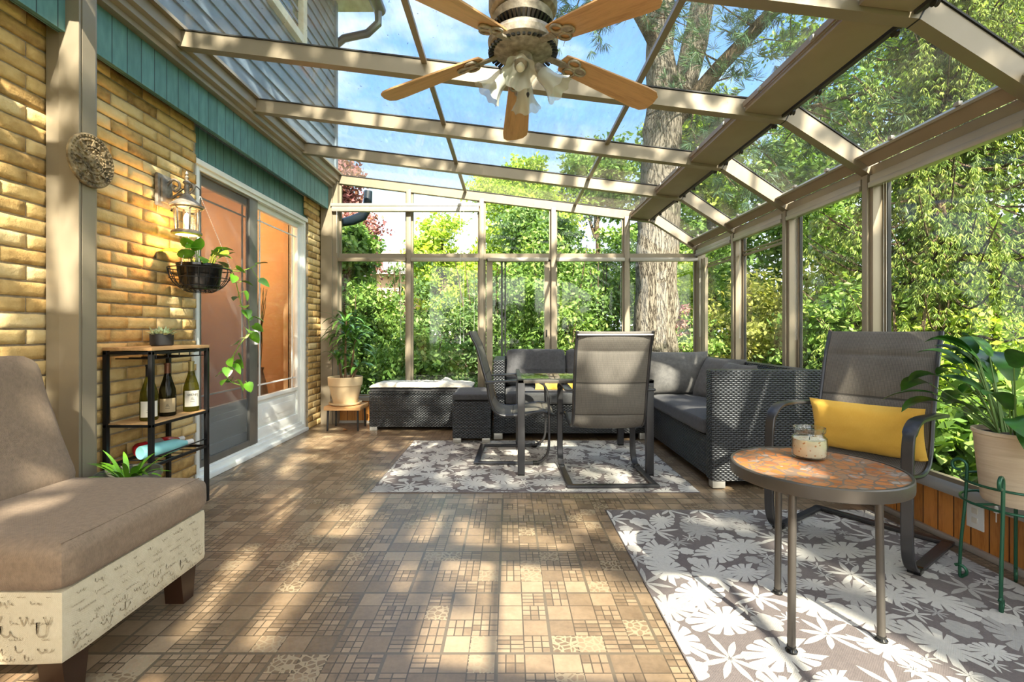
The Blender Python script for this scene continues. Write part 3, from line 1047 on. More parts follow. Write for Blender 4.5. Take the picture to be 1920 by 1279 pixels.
# ================================================================== SHADES
rows = ['in the bay nearest the viewer', 'in the second bay from the viewer', 'in the third bay, just past the ceiling fan',
        'in the fourth bay', 'in the farthest bay, against the end wall']
BAYS = list(zip(RAFT[1:-1], RAFT[2:]))
BAYS = [(1.14, 1.93), (1.93, 2.85), (2.85, 3.69), (3.69, 4.55), (4.55, YF)]
names = ['nearest the viewer', 'second from the viewer', 'in the middle bay', 'fourth from the viewer', 'touching the end wall']
for (a, c), wh in zip(BAYS, names):
    ym = (a + c) / 2; L = c - a - .07
    t = thing('roof_shade', 'wide beige roof shade housing with black pulley rail, ' + wh, 'roof shade', (1.5, ym, 2.36), 0, 'shades under the roof bend')
    B().beam((-.125, -L / 2, .015), (-.125, L / 2, .015), .012, .03).beam((-.015, -L / 2, -.025), (-.015, L / 2, -.025), .21, .03, up=(.125, 0, 1), bev=.004).build('housing', M['shade'], t)
    B().beam((.105, -L / 2, -.045), (.105, L / 2, -.045), .014, .03).beam((.135, -L / 2, -.035), (.135, L / 2, -.035), .012, .02).build('rail', M['alu_dark'], t)
    for q in (-L / 2 + .05, L / 2 - .07, L / 2 - .30 if L > .7 else 0):
        B().lathe([(0, -.008), (.016, -.008), (.009, 0), (.016, .008), (0, .008)], (.12, q, -.062), 14, M=Matrix.Rotation(PI / 2, 4, 'Y')).build('pulley', M['alu_dark'], t)
    for q in (-L * .27, L * .27):
        B().box(-.142, -.125, q - .012, q + .012, -.002, .02, .003).build('clip', M['alu_pale'], t)
    t = thing('knee_shade', 'folded grey knee glass shade with end clips at the eave, ' + wh, 'roof shade', (2.08, ym, 2.0), 0, 'shades along the eave')
    B().beam((-.03, -L / 2, .07), (-.03, L / 2, .07), .012, .05, up=(.8, 0, .6)).build('rail', M['alu_pale'], t)
    B().beam((0, -L / 2, .04), (0, L / 2, .04), .075, .018, up=(.6, 0, .8)).build('housing', M['shade'], t)
    for q in (-L * .25, L * .2):
        B().box(-.055, -.035, q - .014, q + .014, .068, .088, .003).build('clip', M['alu_pale'], t)
    t = thing('window_shade', 'rolled taupe window shade cassette above the side window, ' + wh, 'window shade', (2.13, ym, 1.93), 0, 'rolled shades on the side windows')
    B().box(-.02, .04, -L / 2, L / 2, -.035, .03, .008).box(-.03, -.012, -L / 2, L / 2, -.045, -.012, .006).build('cassette', M['alu_pale'], t)
    B().tube([(-.012, L / 2 - .12, -.04), (-.012, L / 2 - .12, -.95)], .0015, 5).tube([(-.012, L / 2 - .10, -.04), (-.012, L / 2 - .10, -.95)], .0015, 5).build('cord', M['cord'], t)

t = thing('window_shade', 'long rolled shade cassette spanning the two left end wall windows near the roof', 'window shade', (-1.17, YF - .09, 2.42))
B().box(-.83, .84, -.03, .03, .02, .055, .006).box(-.82, .83, -.025, .035, -.035, .02, .008).build('cassette', M['alu_pale'], t)
cd_ = B()
for q in (-.76, .62, .66):
    B().tube([(q, -.02, -.03), (q, -.02, -1.5 if q > 0 else -.5)], .002, 5).build('cord', M['cord'], t)
cd_.lathe([(0, 0), (.008, .002), (.005, .03), (0, .032)], (.62, -.02, -1.52), 8)
cd_.build('cord_weight', M['cord'], t)
fw = ['under the transom of the leftmost end window', 'under the transom of the second end window', 'across the top of the sliding garden door',
      'under the transom right of the garden door', 'under the transom in front of the big tree trunk']
for j in range(5):
    x0, x1 = MX[j] + .03, MX[j + 1] - .03
    if j == 2: x0 += .04; x1 -= .03
    t = thing('window_shade', 'slim white rolled shade ' + fw[j], 'window shade', ((x0 + x1) / 2, YF - .065, 1.85), 0, 'slim shades on the end wall')
    h = (x1 - x0) / 2
    B().box(-h, h, -.018, .03, -.02, .022, .007).build('cassette', M['alu_pale'] if j else M['alu'], t)
    B().tube([(h - .05, -.015, -.01), (h - .05, -.015, -.9)], .0015, 5).build('cord', M['cord'], t)

# ================================================================== RUGS
def leaf_poly(kind, r, rg):
    pts = []
    if kind == 'monstera':
        n = 13
        for k in range(n):
            a0 = 2 * PI * k / n
            st = 2 * PI / n
            for f, q in ((.09, 1.0), (.32, 1.05), (.6, 1.06), (.86, 1.0), (.97, .50), (1.03, .44)):
                th = a0 + st * f
                hr = r * (.88 + .20 * math.cos(th) ** 2) * (1.12 if abs(math.cos(th)) > .9 else 1)
                if math.cos(th) < -.93: q = min(q, .55)
                pts.append((hr * q * math.cos(th) * 1.12, hr * q * math.sin(th) * .86))
        return [pts]
    if kind == 'palm':
        out = []
        n = rg.choice((7, 8, 9))
        for k in range(n):
            th = 2 * PI * k / n + rg.uniform(-.12, .12)
            L = r * rg.uniform(.85, 1.25); w = r * .115
            c, s_ = math.cos(th), math.sin(th)
            bend = rg.uniform(-.12, .12) * L
            P = []
            for (u, v) in ((.04, -.25), (.3, -.8), (.6, -.95), (.85, -.5), (1, 0), (.85, .5), (.6, .95), (.3, .8), (.04, .25)):
                xx = u * L; yy = v * w + bend * u * u
                P.append((xx * c - yy * s_, xx * s_ + yy * c))
            out.append(P)
        return out
    n = 40
    for k in range(n):
        th = 2 * PI * k / n
        rad = r * (.74 + .20 * abs(math.cos(2.5 * th)) ** .6) * (1 + .05 * math.sin(7 * th))
        pts.append((rad * math.cos(th), rad * math.sin(th)))
    return [pts]

def make_rug(label, x0, x1, y0, y1, seed, scale=1.0):
    rg = random.Random(seed)
    w, h = x1 - x0, y1 - y0
    t = thing('area_rug', label, 'rug', ((x0 + x1) / 2, (y0 + y1) / 2, 0), 0, 'leaf patterned rugs')
    b = B().box(-w / 2, w / 2, -h / 2, h / 2, .0002, .005, .001)
    lm = bmesh.new()
    placed = []
    sizes = [.098] * 700 + [.078] * 1200 + [.055] * 2200 + [.038] * 3500
    for i, r0 in enumerate(sizes):
        r = r0 * scale
        x, y = rg.uniform(-w / 2 - .03, w / 2 + .03), rg.uniform(-h / 2 - .03, h / 2 + .03)
        if any((x - a) ** 2 + (y - c_) ** 2 < ((r + q) * .86) ** 2 for a, c_, q in placed): continue
        placed.append((x, y, r))
        kind = rg.choice(['monstera', 'monstera', 'palm'] if r > .07 * scale else (['flower', 'palm', 'monstera'] if r > .045 * scale else ['flower', 'palm']))
        an = rg.uniform(0, 2 * PI)
        tone = 2 if rg.random() < .28 else 1
        c, s_ = math.cos(an), math.sin(an)
        zz = .0053 + .0000055 * len(placed)
        for P in leaf_poly(kind, r * 1.06, rg):
            vs = [lm.verts.new((x + u * c - v * s_, y + u * s_ + v * c, zz)) for u, v in P]
            if kind == 'palm':
                lm.faces.new(vs).material_index = tone
            else:
                ce = lm.verts.new((x, y, zz))
                for k in range(len(vs)):
                    lm.faces.new((ce, vs[k], vs[(k + 1) % len(vs)])).material_index = tone
    for co, no in (((w / 2 - .004, 0, 0), (1, 0, 0)), ((-w / 2 + .004, 0, 0), (-1, 0, 0)), ((0, h / 2 - .004, 0), (0, 1, 0)), ((0, -h / 2 + .004, 0), (0, -1, 0))):
        bmesh.ops.bisect_plane(lm, geom=list(lm.verts) + list(lm.edges) + list(lm.faces), plane_co=co, plane_no=no, clear_outer=True)
    b._merge(lm, None, None)
    b.build('pile', [M['rugbase'], M['rugleaf'], M['rugleaf2']], t)
    return t
make_rug('grey rug with pale tropical leaves beneath the glass dining table', -.905, 1.235, 3.10, 4.565, 11)
make_rug('grey rug with pale tropical leaves beneath the round side table', .56, 2.10, .64, 2.80, 23)
# ================================================================== SLING ARMCHAIRS
def smooth_path(P, k=4):
    """Catmull-Rom resample of 2D/3D points"""
    P = [Vector(p) for p in P]
    out = []
    for i in range(len(P) - 1):
        p0 = P[max(i - 1, 0)]; p1 = P[i]; p2 = P[i + 1]; p3 = P[min(i + 2, len(P) - 1)]
        for q in range(k):
            t = q / k
            out.append(.5 * ((2 * p1) + (p2 - p0) * t + (2 * p0 - 5 * p1 + 4 * p2 - p3) * t * t + (3 * p1 - p0 - 3 * p2 + p3) * t ** 3))
    out.append(P[-1])
    return out

def armchair(label, loc, rotz, metal='steel', dz=0.0, arm=.0, group=None):
    t = thing('sling_armchair', label, 'armchair', loc, rotz, group)
    W = .285
    b = B()
    flat = (.018, .046)
    side = [(-.27, .012 + dz), (-.1, .012 + dz), (.14, .012 + dz), (.20, .02 + dz), (.25, .055 + dz), (.277, .12), (.283, .25), (.280, .45), (.272, .55), (.25, .61), (.20, .645), (.13, .655), (0, .652), (-.205, .64)]
    for sx in (-1, 1):
        pts = smooth_path([(sx * W, y, z) for y, z in side], 4)
        b.tube(pts, .01, flat=flat, up=(0, .0001, 1) if False else None) if False else None
        # section: thin in the bending plane, wide across x
        bb = b.bm; rings = []
        for i, p in enumerate(pts):
            a = pts[max(i - 1, 0)]; c = pts[min(i + 1, len(pts) - 1)]
            tn = (c - a).normalized(); nr = Vector((0, -tn.z, tn.y))
            wd = .052 if p.z > .6 else .044
            rings.append([bb.verts.new(p + nr * u * .009 + Vector((v * wd / 2, 0, 0))) for u, v in ((1, .8), (.6, 1), (-.6, 1), (-1, .8), (-1, -.8), (-.6, -1), (.6, -1), (1, -.8))])
        for i in range(len(rings) - 1):
            for k in range(8):
                bb.faces.new((rings[i][k], rings[i][(k + 1) % 8], rings[i + 1][(k + 1) % 8], rings[i + 1][k]))
        bb.faces.new(rings[0][::-1]); bb.faces.new(rings[-1])
    b.box(-W - .022, W + .022, -.305, -.262, .003 + dz, .021 + dz, .003)
    bmesh.ops.recalc_face_normals(b.bm, faces=b.bm.faces)
    b.build('base_frame', M[metal], t)
    rail = [(-.345, 1.04), (-.325, .99), (-.286, .911), (-.246, .77), (-.206, .626), (-.178, .483), (-.135, .400), (-.05, .372), (.104, .388), (.21, .405), (.27, .40), (.325, .372)]
    rp = smooth_path([(0, y, z) for y, z in rail], 14)
    r_ = B()
    for sx in (-1, 1):
        r_.tube([(sx * .248, p.y, p.z) for p in rp], .0115, 8)
    r_.tube([(-.248, rp[8].y - .016, rp[8].z), (.248, rp[8].y - .016, rp[8].z)], .009, 8)
    r_.tube([(-.248, -.10, .372), (.248, -.10, .372)], .010, 8).tube([(-.285, .272, .40), (-.248, .25, .398)], .009, 8).tube([(.285, .272, .40), (.248, .25, .398)], .009, 8)
    r_.tube([(-.25, .24, .385), (.25, .24, .385)], .010, 8)
    for sx in (-1, 1):
        r_.tube([(sx * .248, -.212, .64), (sx * .30, -.205, .64)], .009, 8)
    r_.build('seat_rail', M[metal], t)
    for sx in (-1, 1):
        B().lathe([(0, -.006), (.011, -.006), (.011, .004), (0, .006)], (sx * .308, .283, .40), 10, M=Matrix.Rotation(PI / 2, 4, 'Y')).build('bolt', M['black'], t)
        B().box(sx * W - .024, sx * W + .024, .155, .205, .0015, .026 + dz, .004).build('foot_pad', M['blackplastic'], t)
    # padded sling: back and seat with stitched seams
    path = rp
    acc = [0]
    for i in range(1, len(path)): acc.append(acc[-1] + (path[i] - path[i - 1]).length)
    Lt = acc[-1]
    seams = [0, .14, .37, .60, .82, 1.06, Lt]
    b = B(); bm = b.bm
    uvs = {}
    N = 8
    grid = [[], []]
    for i in range(len(path)):
        a = path[max(i - 1, 0)]; c = path[min(i + 1, len(path) - 1)]
        tn = (c - a).normalized(); nr = Vector((0, -tn.z, tn.y))   # towards the sitter
        if nr.y < 0 and i < 70: nr = -nr
        if i >= 70 and nr.z < 0: nr = -nr
        s_ = acc[i]
        k = max(q for q in range(len(seams) - 1) if seams[q] <= s_ + 1e-6)
        tt = (s_ - seams[k]) / (seams[k + 1] - seams[k])
        bul = .016 * max(0, math.sin(PI * min(1, max(0, tt)))) ** .35
        for side_, grd in ((1, grid[0]), (-1, grid[1])):
            row = []
            for j in range(N + 1):
                u = -1 + 2 * j / N
                off = (.004 + bul * (1 - u ** 6)) * side_ * (1 if side_ > 0 else .85)
                row.append(bm.verts.new(path[i] + nr * (off - .006 * (1 - u * u)) + Vector((u * .243, 0, 0))))
            grd.append(row)
    for grd in grid:
        for i in range(len(path) - 1):
            for j in range(N):
                fc = bm.faces.new((grd[i][j], grd[i][j + 1], grd[i + 1][j + 1], grd[i + 1][j]))
                if any(acc[i] <= q <= acc[i + 1] for q in seams[2:-1]): fc.material_index = 1
    for e_ in (0, len(path) - 1):
        for j in range(N):
            bm.faces.new((grid[0][e_][j], grid[0][e_][j + 1], grid[1][e_][j + 1], grid[1][e_][j]))
    for i in range(len(path) - 1):
        for j in (0, N):
            bm.faces.new((grid[0][i][j], grid[1][i][j], grid[1][i + 1][j], grid[0][i + 1][j]))
    bmesh.ops.recalc_face_normals(bm, faces=bm.faces)
    b.build('sling', [M['sling'], M['seam']], t, ang=50)
    return t
armchair('grey sling armchair seen from behind, tucked under the near side of the glass table', (.685, 3.475, .0055), R(1), 'steel')
armchair('grey sling armchair seen in profile at the left end of the glass table', (.035, 4.03, .0055), R(-91.5), 'steel')
armchair('brown-grey sling armchair holding a yellow lumbar pillow beside the round side table', (1.735, 2.405, .0055), R(124.8), 'steel')
# yellow pillow in the armchair
ang = R(124.8)
fx, fy = -math.sin(ang), math.cos(ang)
def world_at(lx, ly, lz): return Vector((1.735 + lx * math.cos(ang) - ly * math.sin(ang), 2.405 + lx * math.sin(ang) + ly * math.cos(ang), lz))
p = world_at(0, -.115, .548)
t = B().cushion(.50, .27, .14, seed=2, puff=.42, n=18).build('lumbar_pillow', M['yellow'])
t.location = p
t.rotation_euler = (Matrix.Rotation(ang, 4, 'Z') @ Matrix.Rotation(R(-101 + 180), 4, 'X') @ Matrix.Rotation(R(1), 4, 'Y')).to_euler()
tag(t, 'plump yellow rectangular pillow leaning in the sling armchair by the side table', 'pillow')

# ================================================================== GLASS DINING TABLE
t = thing('dining_table', 'square grey metal dining table with a clear glass top on the leaf rug', 'dining table', (.55, 3.93, .0055))
X0, X1, Y0, Y1 = -.49, .49, -.48, .48
f = B()
for q in ((X0, X1, Y0, Y0 + .045), (X0, X1, Y1 - .045, Y1), (X0, X0 + .045, Y0, Y1), (X1 - .045, X1, Y0, Y1)):
    f.box(*q, .665, .69, .003)
f.build('top_frame', M['bronze'], t)
B().box(X0 + .03, X1 - .03, Y0 + .03, Y1 - .03, .688, .696, .002).build('glass_top', M['clearglass'], t)
for sx in (0, 1):
    for sy in (0, 1):
        x = X0 if sx == 0 else X1 - .052; y = Y0 if sy == 0 else Y1 - .052
        lg = B().box(x, x + .052, y, y + .052, .012, .668, .004).build('leg', M['steel'], t)
        B().box(x + .001, x + .051, y + .001, y + .051, .0, .013, .002).build('foot_cap', M['blackplastic'], lg)

# ================================================================== WICKER SECTIONAL
t = thing('sectional_sofa', 'black wicker corner sofa with charcoal seat cushions along the glass walls', 'sofa', (0.6, 4.4, 0))
W_ = dict(parent=t, world=True)
WK = M['wicker']
B().box(-.05, 1.36, 4.60, 5.32, .065, .335, .006).build('base', WK, **W_)
B().box(1.34, 2.085, 3.26, 5.40, .065, .335, .006).build('base', WK, **W_)
B().box(-.155, -.045, 4.585, 5.40, .065, .765, .012).build('arm', WK, **W_)
B().box(1.335, 2.085, 3.165, 3.262, .055, .79, .012).build('arm', WK, **W_)
B().box(-.05, 2.085, 5.30, 5.40, .30, .775, .012).build('backrest', WK, **W_)
B().box(1.985, 2.085, 3.26, 5.32, .30, .785, .012).build('backrest', WK, **W_)
for x0, x1, y0, y1, sd in ((-.04, .65, 4.585, 5.28, 1), (.655, 1.335, 4.585, 5.28, 2), (1.315, 1.975, 3.27, 4.58, 3), (1.34, 1.975, 4.59, 5.28, 4)):
    B().softbox(x0, x1, y0, y1, .337, .455, .03, .012, sd).build('seat_cushion', M['cush'], **W_)
for k, (x0, x1) in enumerate(((-.03, .60), (.61, 1.25))):
    c = B().softbox(x0, x1, -.06, .075, 0, .40, .045, .0, 7 + k, wr=.010)
    for v in c.bm.verts:
        v.co = Matrix.Translation((0, 5.14, .455)) @ Matrix.Rotation(R(-12), 4, 'X') @ v.co
    c.build('back_cushion', M['cush'], **W_)
for (x, y) in ((-.15, 4.60), (1.25, 4.60), (-.15, 5.32), (1.345, 3.175), (2.0, 3.175), (2.0, 5.3)):
    B().box(x, x + .085, y, y + .065, .0065, .068, .004).build('foot', M['silver'], **W_)

def loose(label, sx, sy, sz, loc, rx, rz, mat='cushgrey', seed=1, ry=0, puff=.38, group=None):
    o = B().cushion(sx, sy, sz, seed=seed, puff=puff, n=20, wr=.008).build('throw_pillow', M[mat])
    o.location = loc
    o.rotation_euler = (Matrix.Rotation(R(rz), 4, 'Z') @ Matrix.Rotation(R(rx), 4, 'X') @ Matrix.Rotation(R(ry), 4, 'Y')).to_euler()
    tag(o, label, 'pillow', group)
    return o
loose('large grey back pillow standing upright mid-seat and facing the viewer', .62, .42, .22, (1.56, 4.50, .65), 78, -3, seed=3, puff=.42)
loose('grey pillow slumped behind the large upright one, against the side backrest', .44, .42, .17, (1.84, 4.22, .615), 66, -66, seed=8)
loose('small rumpled grey pillow behind the wicker end panel, lowest of the pillow pile', .40, .38, .16, (1.80, 3.86, .61), 66, -84, seed=13)
loose('yellow pillow lying low on the far seat, seen beneath the glass table', .44, .25, .13, (.47, 4.86, .52), 24, 2, 'yellow', 5)

# ================================================================== STORAGE BENCH, FOOTSTOOL, SHEEPSKIN
t = thing('storage_bench', 'long black wicker storage bench under the left end windows', 'bench', (-.95, 5.2, 0))
B().box(-.52, .56, -.17, .20, .04, .385, .008).build('body', WK, t)
B().box(-.525, .565, -.178, .205, .388, .41, .005).build('lid', WK, t)
B().softbox(-.52, .56, -.175, .20, .411, .448, .015, .004, 3).build('cushion', M['cush'], t)
for x in (-.515, .48):
    for y in (-.165, .13):
        B().box(x, x + .075, y, y + .06, .0005, .042, .003).build('foot', M['silver'], t)
# sheepskin throw: shaggy blanket with lumpy edge
def sheepskin():
    bm = bmesh.new()
    nx, ny = 90, 40
    vs = {}
    for s_ in (1, 0):
        for i in range(nx + 1):
            for j in range(ny + 1):
                u, v = -1 + 2 * i / nx, -1 + 2 * j / ny
                ex = .535 * (1 + .03 * noise.noise(Vector((v * 3, 1, 0))) + .015 * noise.noise(Vector((v * 14, 3, 0))))
                ey = .205 * (1 + .05 * noise.noise(Vector((u * 4, 5, 0))) + .03 * noise.noise(Vector((u * 22, 7, 0))))
                x, y = u * ex, v * ey
                th = ((1 - u ** 6) * (1 - v ** 6)) ** .4
                bumpy = .008 * noise.noise(Vector((x * 45, y * 45, 0))) + .010 * noise.noise(Vector((x * 12, y * 12, 2)))
                hump = .030 * math.exp(-((x - .23) / .05) ** 2) * (1 + .3 * v)
                z = .012 + (th * (.038 + bumpy) + hump * th if s_ else 0)
                if (i in (0, nx) or j in (0, ny)) and s_ == 0: vs[(0, i, j)] = vs[(1, i, j)]; continue
                vs[(s_, i, j)] = bm.verts.new((x, y, z))
    for s_ in (0, 1):
        for i in range(nx):
            for j in range(ny):
                q = [vs[(s_, i, j)], vs[(s_, i + 1, j)], vs[(s_, i + 1, j + 1)], vs[(s_, i, j + 1)]]
                bm.faces.new(q if s_ else q[::-1])
    b = B(); b._merge(bm); return b
o = sheepskin().build('sheepskin_throw', M['sheep'])
o.location = (-.925, 5.2, .448)
tag(o, 'cream sheepskin throw spread along the long wicker bench', 'throw')
t = thing('footstool', 'black wicker footstool with a charcoal cushion between the bench and sofa', 'footstool', (-.345, 4.735, 0))
B().box(-.185, .172, -.27, .265, .045, .395, .01).build('body', WK, t)
B().softbox(-.19, .172, -.275, .27, .398, .462, .02, .006, 6).build('cushion', M['cush'], t)
for x in (-.18, .09):
    for y in (-.265, .2):
        B().box(x, x + .075, y, y + .06, .006, .046, .003).build('foot', M['silver'], t)

# ================================================================== ROUND SIDE TABLE AND CANDLE
t = thing('side_table', 'round terracotta mosaic side table with three dark metal legs on the near rug', 'side table', (1.08, 1.695, .0055))
B().lathe([(0, .544), (.264, .544), (.264, .5665), (0, .5665)], n=64).build('table_top', M['mosaic'], t)
B().lathe([(.259, .528), (.272, .528), (.273, .533), (.273, .566), (.270, .570), (.263, .570), (.2625, .564), (.2625, .542), (.259, .540)], n=64).tube([(-.25, -.02, .536), (.25, .02, .536)], .008, 6).build('rim', M['bronze'], t)
for (x, y) in ((.918, 1.562), (1.252, 1.615), (1.067, 1.909)):
    dx, dy = x - 1.08, y - 1.695
    lg = B().tube([(dx, dy, .01), (dx * .96, dy * .96, .53)], .0125, 14).build('leg', M['bronze'], t)
    B().lathe([(0, 0), (.018, 0), (.019, .006), (.014, .012), (.014, .02), (0, .02)], (dx, dy, 0), 16).build('foot_cap', M['blackplastic'], lg)
t = thing('jar_candle', 'speckled cream candle in a clear glass jar on the mosaic table', 'candle', (1.125, 1.80, .5725))
jp = [(0, .001), (.050, .001), (.058, .008), (.060, .05), (.058, .078), (.049, .088), (.047, .096), (.052, .100), (.054, .106), (.053, .116), (.049, .116), (.047, .104), (.043, .096), (.045, .088), (.054, .078), (.0565, .05), (.0545, .012), (.047, .006), (0, .006)]
B().lathe(jp, n=40).build('jar', M['clearglass'], t)
B().lathe([(0, .008), (.05, .010), (.054, .016), (.0555, .05), (.054, .072), (.03, .070), (0, .068)], n=36).build('wax', M['candle'], t)
B().tube([(0, 0, .068), (.001, 0, .08)], .0015, 6).build('wick', M['black'], t)

# ================================================================== SLIPPER CHAIR
t = thing('slipper_chair', 'brown cushioned slipper chair with cream script-print base in the left foreground', 'lounge chair', (-1.62, 1.63, 0))
W_ = dict(parent=t, world=True)
fb = B().softbox(-2.02, -1.225, 1.315, 1.945, .125, .335, .02, 0, 2, wr=.002, n=8)
# handwriting-like flourishes printed on the cloth
def scrawl(b, org, du, dv, nrm, w, h, rows_, rg):
    for r_ in range(rows_):
        v = h * (r_ + .6) / rows_ + rg.uniform(-.01, .01)
        u = rg.uniform(0, .03)
        big = rg.random() < .3
        a = rg.uniform(.007, .012) * (1.8 if big else .7)
        while u < w - .02:
            L = rg.uniform(.03, .12)
            pts = []
            k = 0
            st = a * .55
            while k * st < L and u + k * st * .5 < w - .01:
                ph = k * 1.25
                amp = a * (rg.uniform(1.2, 2) if rg.random() < .12 else rg.uniform(.25, .6))
                pts.append((u + k * st * .5 + math.cos(ph) * a * .3, v + math.sin(ph) * amp))
                k += 1
            pts = [p_ for p_ in pts if .004 < p_[0] < w - .004 and .008 < p_[1] < h - .008]
            if len(pts) > 2:
                P3 = smooth_path([Vector(org) + Vector(du) * p_[0] + Vector(dv) * p_[1] for p_ in pts], 2)
                wd = a * .10
                sd = Vector(dv)
                prev = None
                for i, q in enumerate(P3):
                    tn = (P3[min(i + 1, len(P3) - 1)] - P3[max(i - 1, 0)])
                    if tn.length < 1e-6: continue
                    s2 = tn.cross(Vector(nrm)).normalized() * wd * (1 + .6 * math.sin(i))
                    cur = (b.bm.verts.new(q + s2), b.bm.verts.new(q - s2))
                    if prev:
                        fc = b.bm.faces.new((prev[0], cur[0], cur[1], prev[1])); fc.material_index = 1
                    prev = cur
            u += L * .55 + rg.uniform(.01, .05)
rg = random.Random(5)
scrawl(fb, (-1.2222, 1.335, .13), (0, 1, 0), (0, 0, 1), (1, 0, 0), .59, .20, 9, rg)
scrawl(fb, (-1.55, 1.3122, .13), (1, 0, 0), (0, 0, 1), (0, -1, 0), .31, .20, 8, rg)
fb.build('base', [M['creamfab'], M['ink']], **W_)
sc_ = B().softbox(-1.93, -1.212, 1.30, 1.955, .325, .462, .045, .008, 4, wr=.003, n=14)
sc_.tube([(-1.245, 1.33, .4585), (-1.245, 1.925, .4585)], .002, 5)
sc_.build('seat_cushion', M['brownfab'], **W_)
bc = B().softbox(-.325, .325, -.085, .085, 0, .55, .07, 0, 9, wr=.006, n=14)
for v in bc.bm.verts:
    c = v.co
    bow = .035 * math.sin(PI * max(0, min(1, c.z / .5)))
    q = Vector((c.x * (1 - .10 * max(0, c.z - .3) / .2), c.y * (1 - .35 * max(0, c.z - .25) / .25), c.z))
    # tilt back, facing +X
    a = R(-15)
    yy = q.y + bow; zz = q.z
    y2 = yy * math.cos(a) - zz * math.sin(a); z2 = yy * math.sin(a) + zz * math.cos(a)
    v.co = Vector((-1.785 - y2, 1.635 + q.x, .42 + z2))
bmesh.ops.recalc_face_normals(bc.bm, faces=bc.bm.faces)
bc.build('back_cushion', M['brownfab'], **W_)
for (x, y) in ((-1.285, 1.87), (-1.285, 1.385), (-1.95, 1.87), (-1.95, 1.385)):
    B().prism([(-.045, .13), (.045, .13), (.028, 0.001), (-.028, 0.001)], 'x', x - .035, x + .035, M=Matrix.Translation((0, y, 0))).build('leg', M['brown'], **W_)

# ================================================================== BAR RACK WITH BOTTLES
t = thing('wine_rack', 'slim black metal bar rack with oak shelves against the brick wall', 'shelf rack', (-1.98, 2.73, 0))
W_ = dict(parent=t, world=True)
xa, xb, ya, yb = -2.112, -1.855, 2.49, 2.97
f = B()
for x in (xa, xb - .022):
    for y in (ya, yb - .022):
        f.box(x, x + .022, y, y + .022, .0, .945, .002)
for z in (.333, .545, .925):
    for q in ((xa, xb, ya + .004, ya + .018), (xa, xb, yb - .018, yb - .004), (xa + .004, xa + .018, ya, yb), (xb - .018, xb - .004, ya, yb)):
        f.box(*q, z, z + .014)
f.build('frame', M['black'], **W_)
B().box(xa, xb, ya, yb, .945, .962, .002).build('top_shelf', M['oak_y'], **W_)
B().box(xa + .012, xb - .012, ya + .012, yb - .012, .545, .564, .002).build('shelf', M['oak_y'], **W_)
gr_ = B()
for q in range(5):
    y = ya + .06 + q * .09
    gr_.tube([(xa + .02, y, .90), (xb - .02, y, .90)], .003, 5).tube([(xb - .022, y, .90), (xb - .022, y, .94)], .003, 5)
gr_.tube([(xb - .02, ya + .03, .90), (xb - .02, yb - .03, .90)], .003, 5)
gr_.build('glass_holder', M['black'], **W_)
gr_ = B()
for q in range(6):
    gr_.tube([(xa + .01, ya + .04 + q * .078, .345), (xb - .01, ya + .04 + q * .078, .345)], .003, 5)
gr_.tube([(xb - .01, ya, .385), (xb - .01, yb, .385)], .004, 5)
gr_.build('bottle_cradle', M['black'], **W_)

def letters(txt, size, mat, parent, M4, extrude=.0004):
    cu = bpy.data.curves.new('print', 'FONT')
    cu.body = txt; cu.size = size; cu.extrude = extrude; cu.align_x = 'CENTER'; cu.align_y = 'CENTER'
    tmp = bpy.data.objects.new('print', cu)
    col.objects.link(tmp)
    dg = bpy.context.evaluated_depsgraph_get()
    me = bpy.data.meshes.new_from_object(tmp.evaluated_get(dg))
    bpy.data.objects.remove(tmp)
    me.transform(M4)
    me.materials.clear(); me.materials.append(mat)
    o = bpy.data.objects.new('printing', me); col.objects.link(o)
    o.parent = parent
    return o

def bottle(label, loc, glassm, neckm, lab, kind, group='wine bottles on the middle shelf', az=0, txt=None):
    t = thing('wine_bottle', label, 'bottle', loc, az, group)
    r = .0425
    pr = [(0, 0), (r - .004, 0), (r, .006), (r, .115 if kind else .15), (r * .93, .15 if kind else .17), (r * .55, .205), (.016, .235), (.0145, .245), (.0145, .288), (.0165, .29), (.0165, .298), (0, .298)]
    B().lathe(pr, n=28).build('glass', glassm, t)
    B().lathe([(.0152, .225), (.0152, .2885), (.0172, .2895), (.0172, .2995), (0, .3005)] if neckm != M['black'] else [(.016, .235), (.0156, .2885), (.0172, .2895), (.0172, .2995), (0, .3005)], n=20).build('capsule', neckm, t)
    a = R(58)
    b = B(); n = 14
    for k in range(n):
        a0 = -a + 2 * a * k / n; a1 = -a + 2 * a * (k + 1) / n
        q = [(math.cos(u) * (r + .0006), math.sin(u) * (r + .0006)) for u in (a0, a1)]
        z0, z1 = lab
        b.face([(*q[0], z0), (*q[1], z0), (*q[1], z1), (*q[0], z1)])
    lb = b.build('label', M['label'] if kind != 2 else plain('tan_label', (.42, .32, .18), .7), t)
    if txt:
        o = letters(txt, .019, M['labeltext'], lb, Matrix.Translation((r + .0012, 0, lab[1] - .025)) @ Matrix.Rotation(R(90), 4, 'Z') @ Matrix.Rotation(R(90), 4, 'X'))
    b = B()
    for k, zz in enumerate((.3, .42, .5, .58)):
        zq = lab[0] + (lab[1] - lab[0]) * zz
        b.box(r + .0007, r + .0011, -.012 + .002 * k, .012 - .003 * k, zq, zq + .002)
    b.build('print', M['labeltext'], lb)
    return t
face_az = math.atan2(-2.6, 1.95)
bottle('green wine bottle with a wide white label and dark capsule, nearest on the rack shelf', (-1.955, 2.605, .5655), M['greenglass'], M['black'], (.02, .105), 1, az=face_az)
bottle('dark wine bottle with a tan label and bronze capsule, middle of the three standing', (-1.955, 2.745, .5655), M['darkglass'], plain('bronze_foil', (.16, .06, .03), .3, .5), (.022, .10), 2, az=face_az)
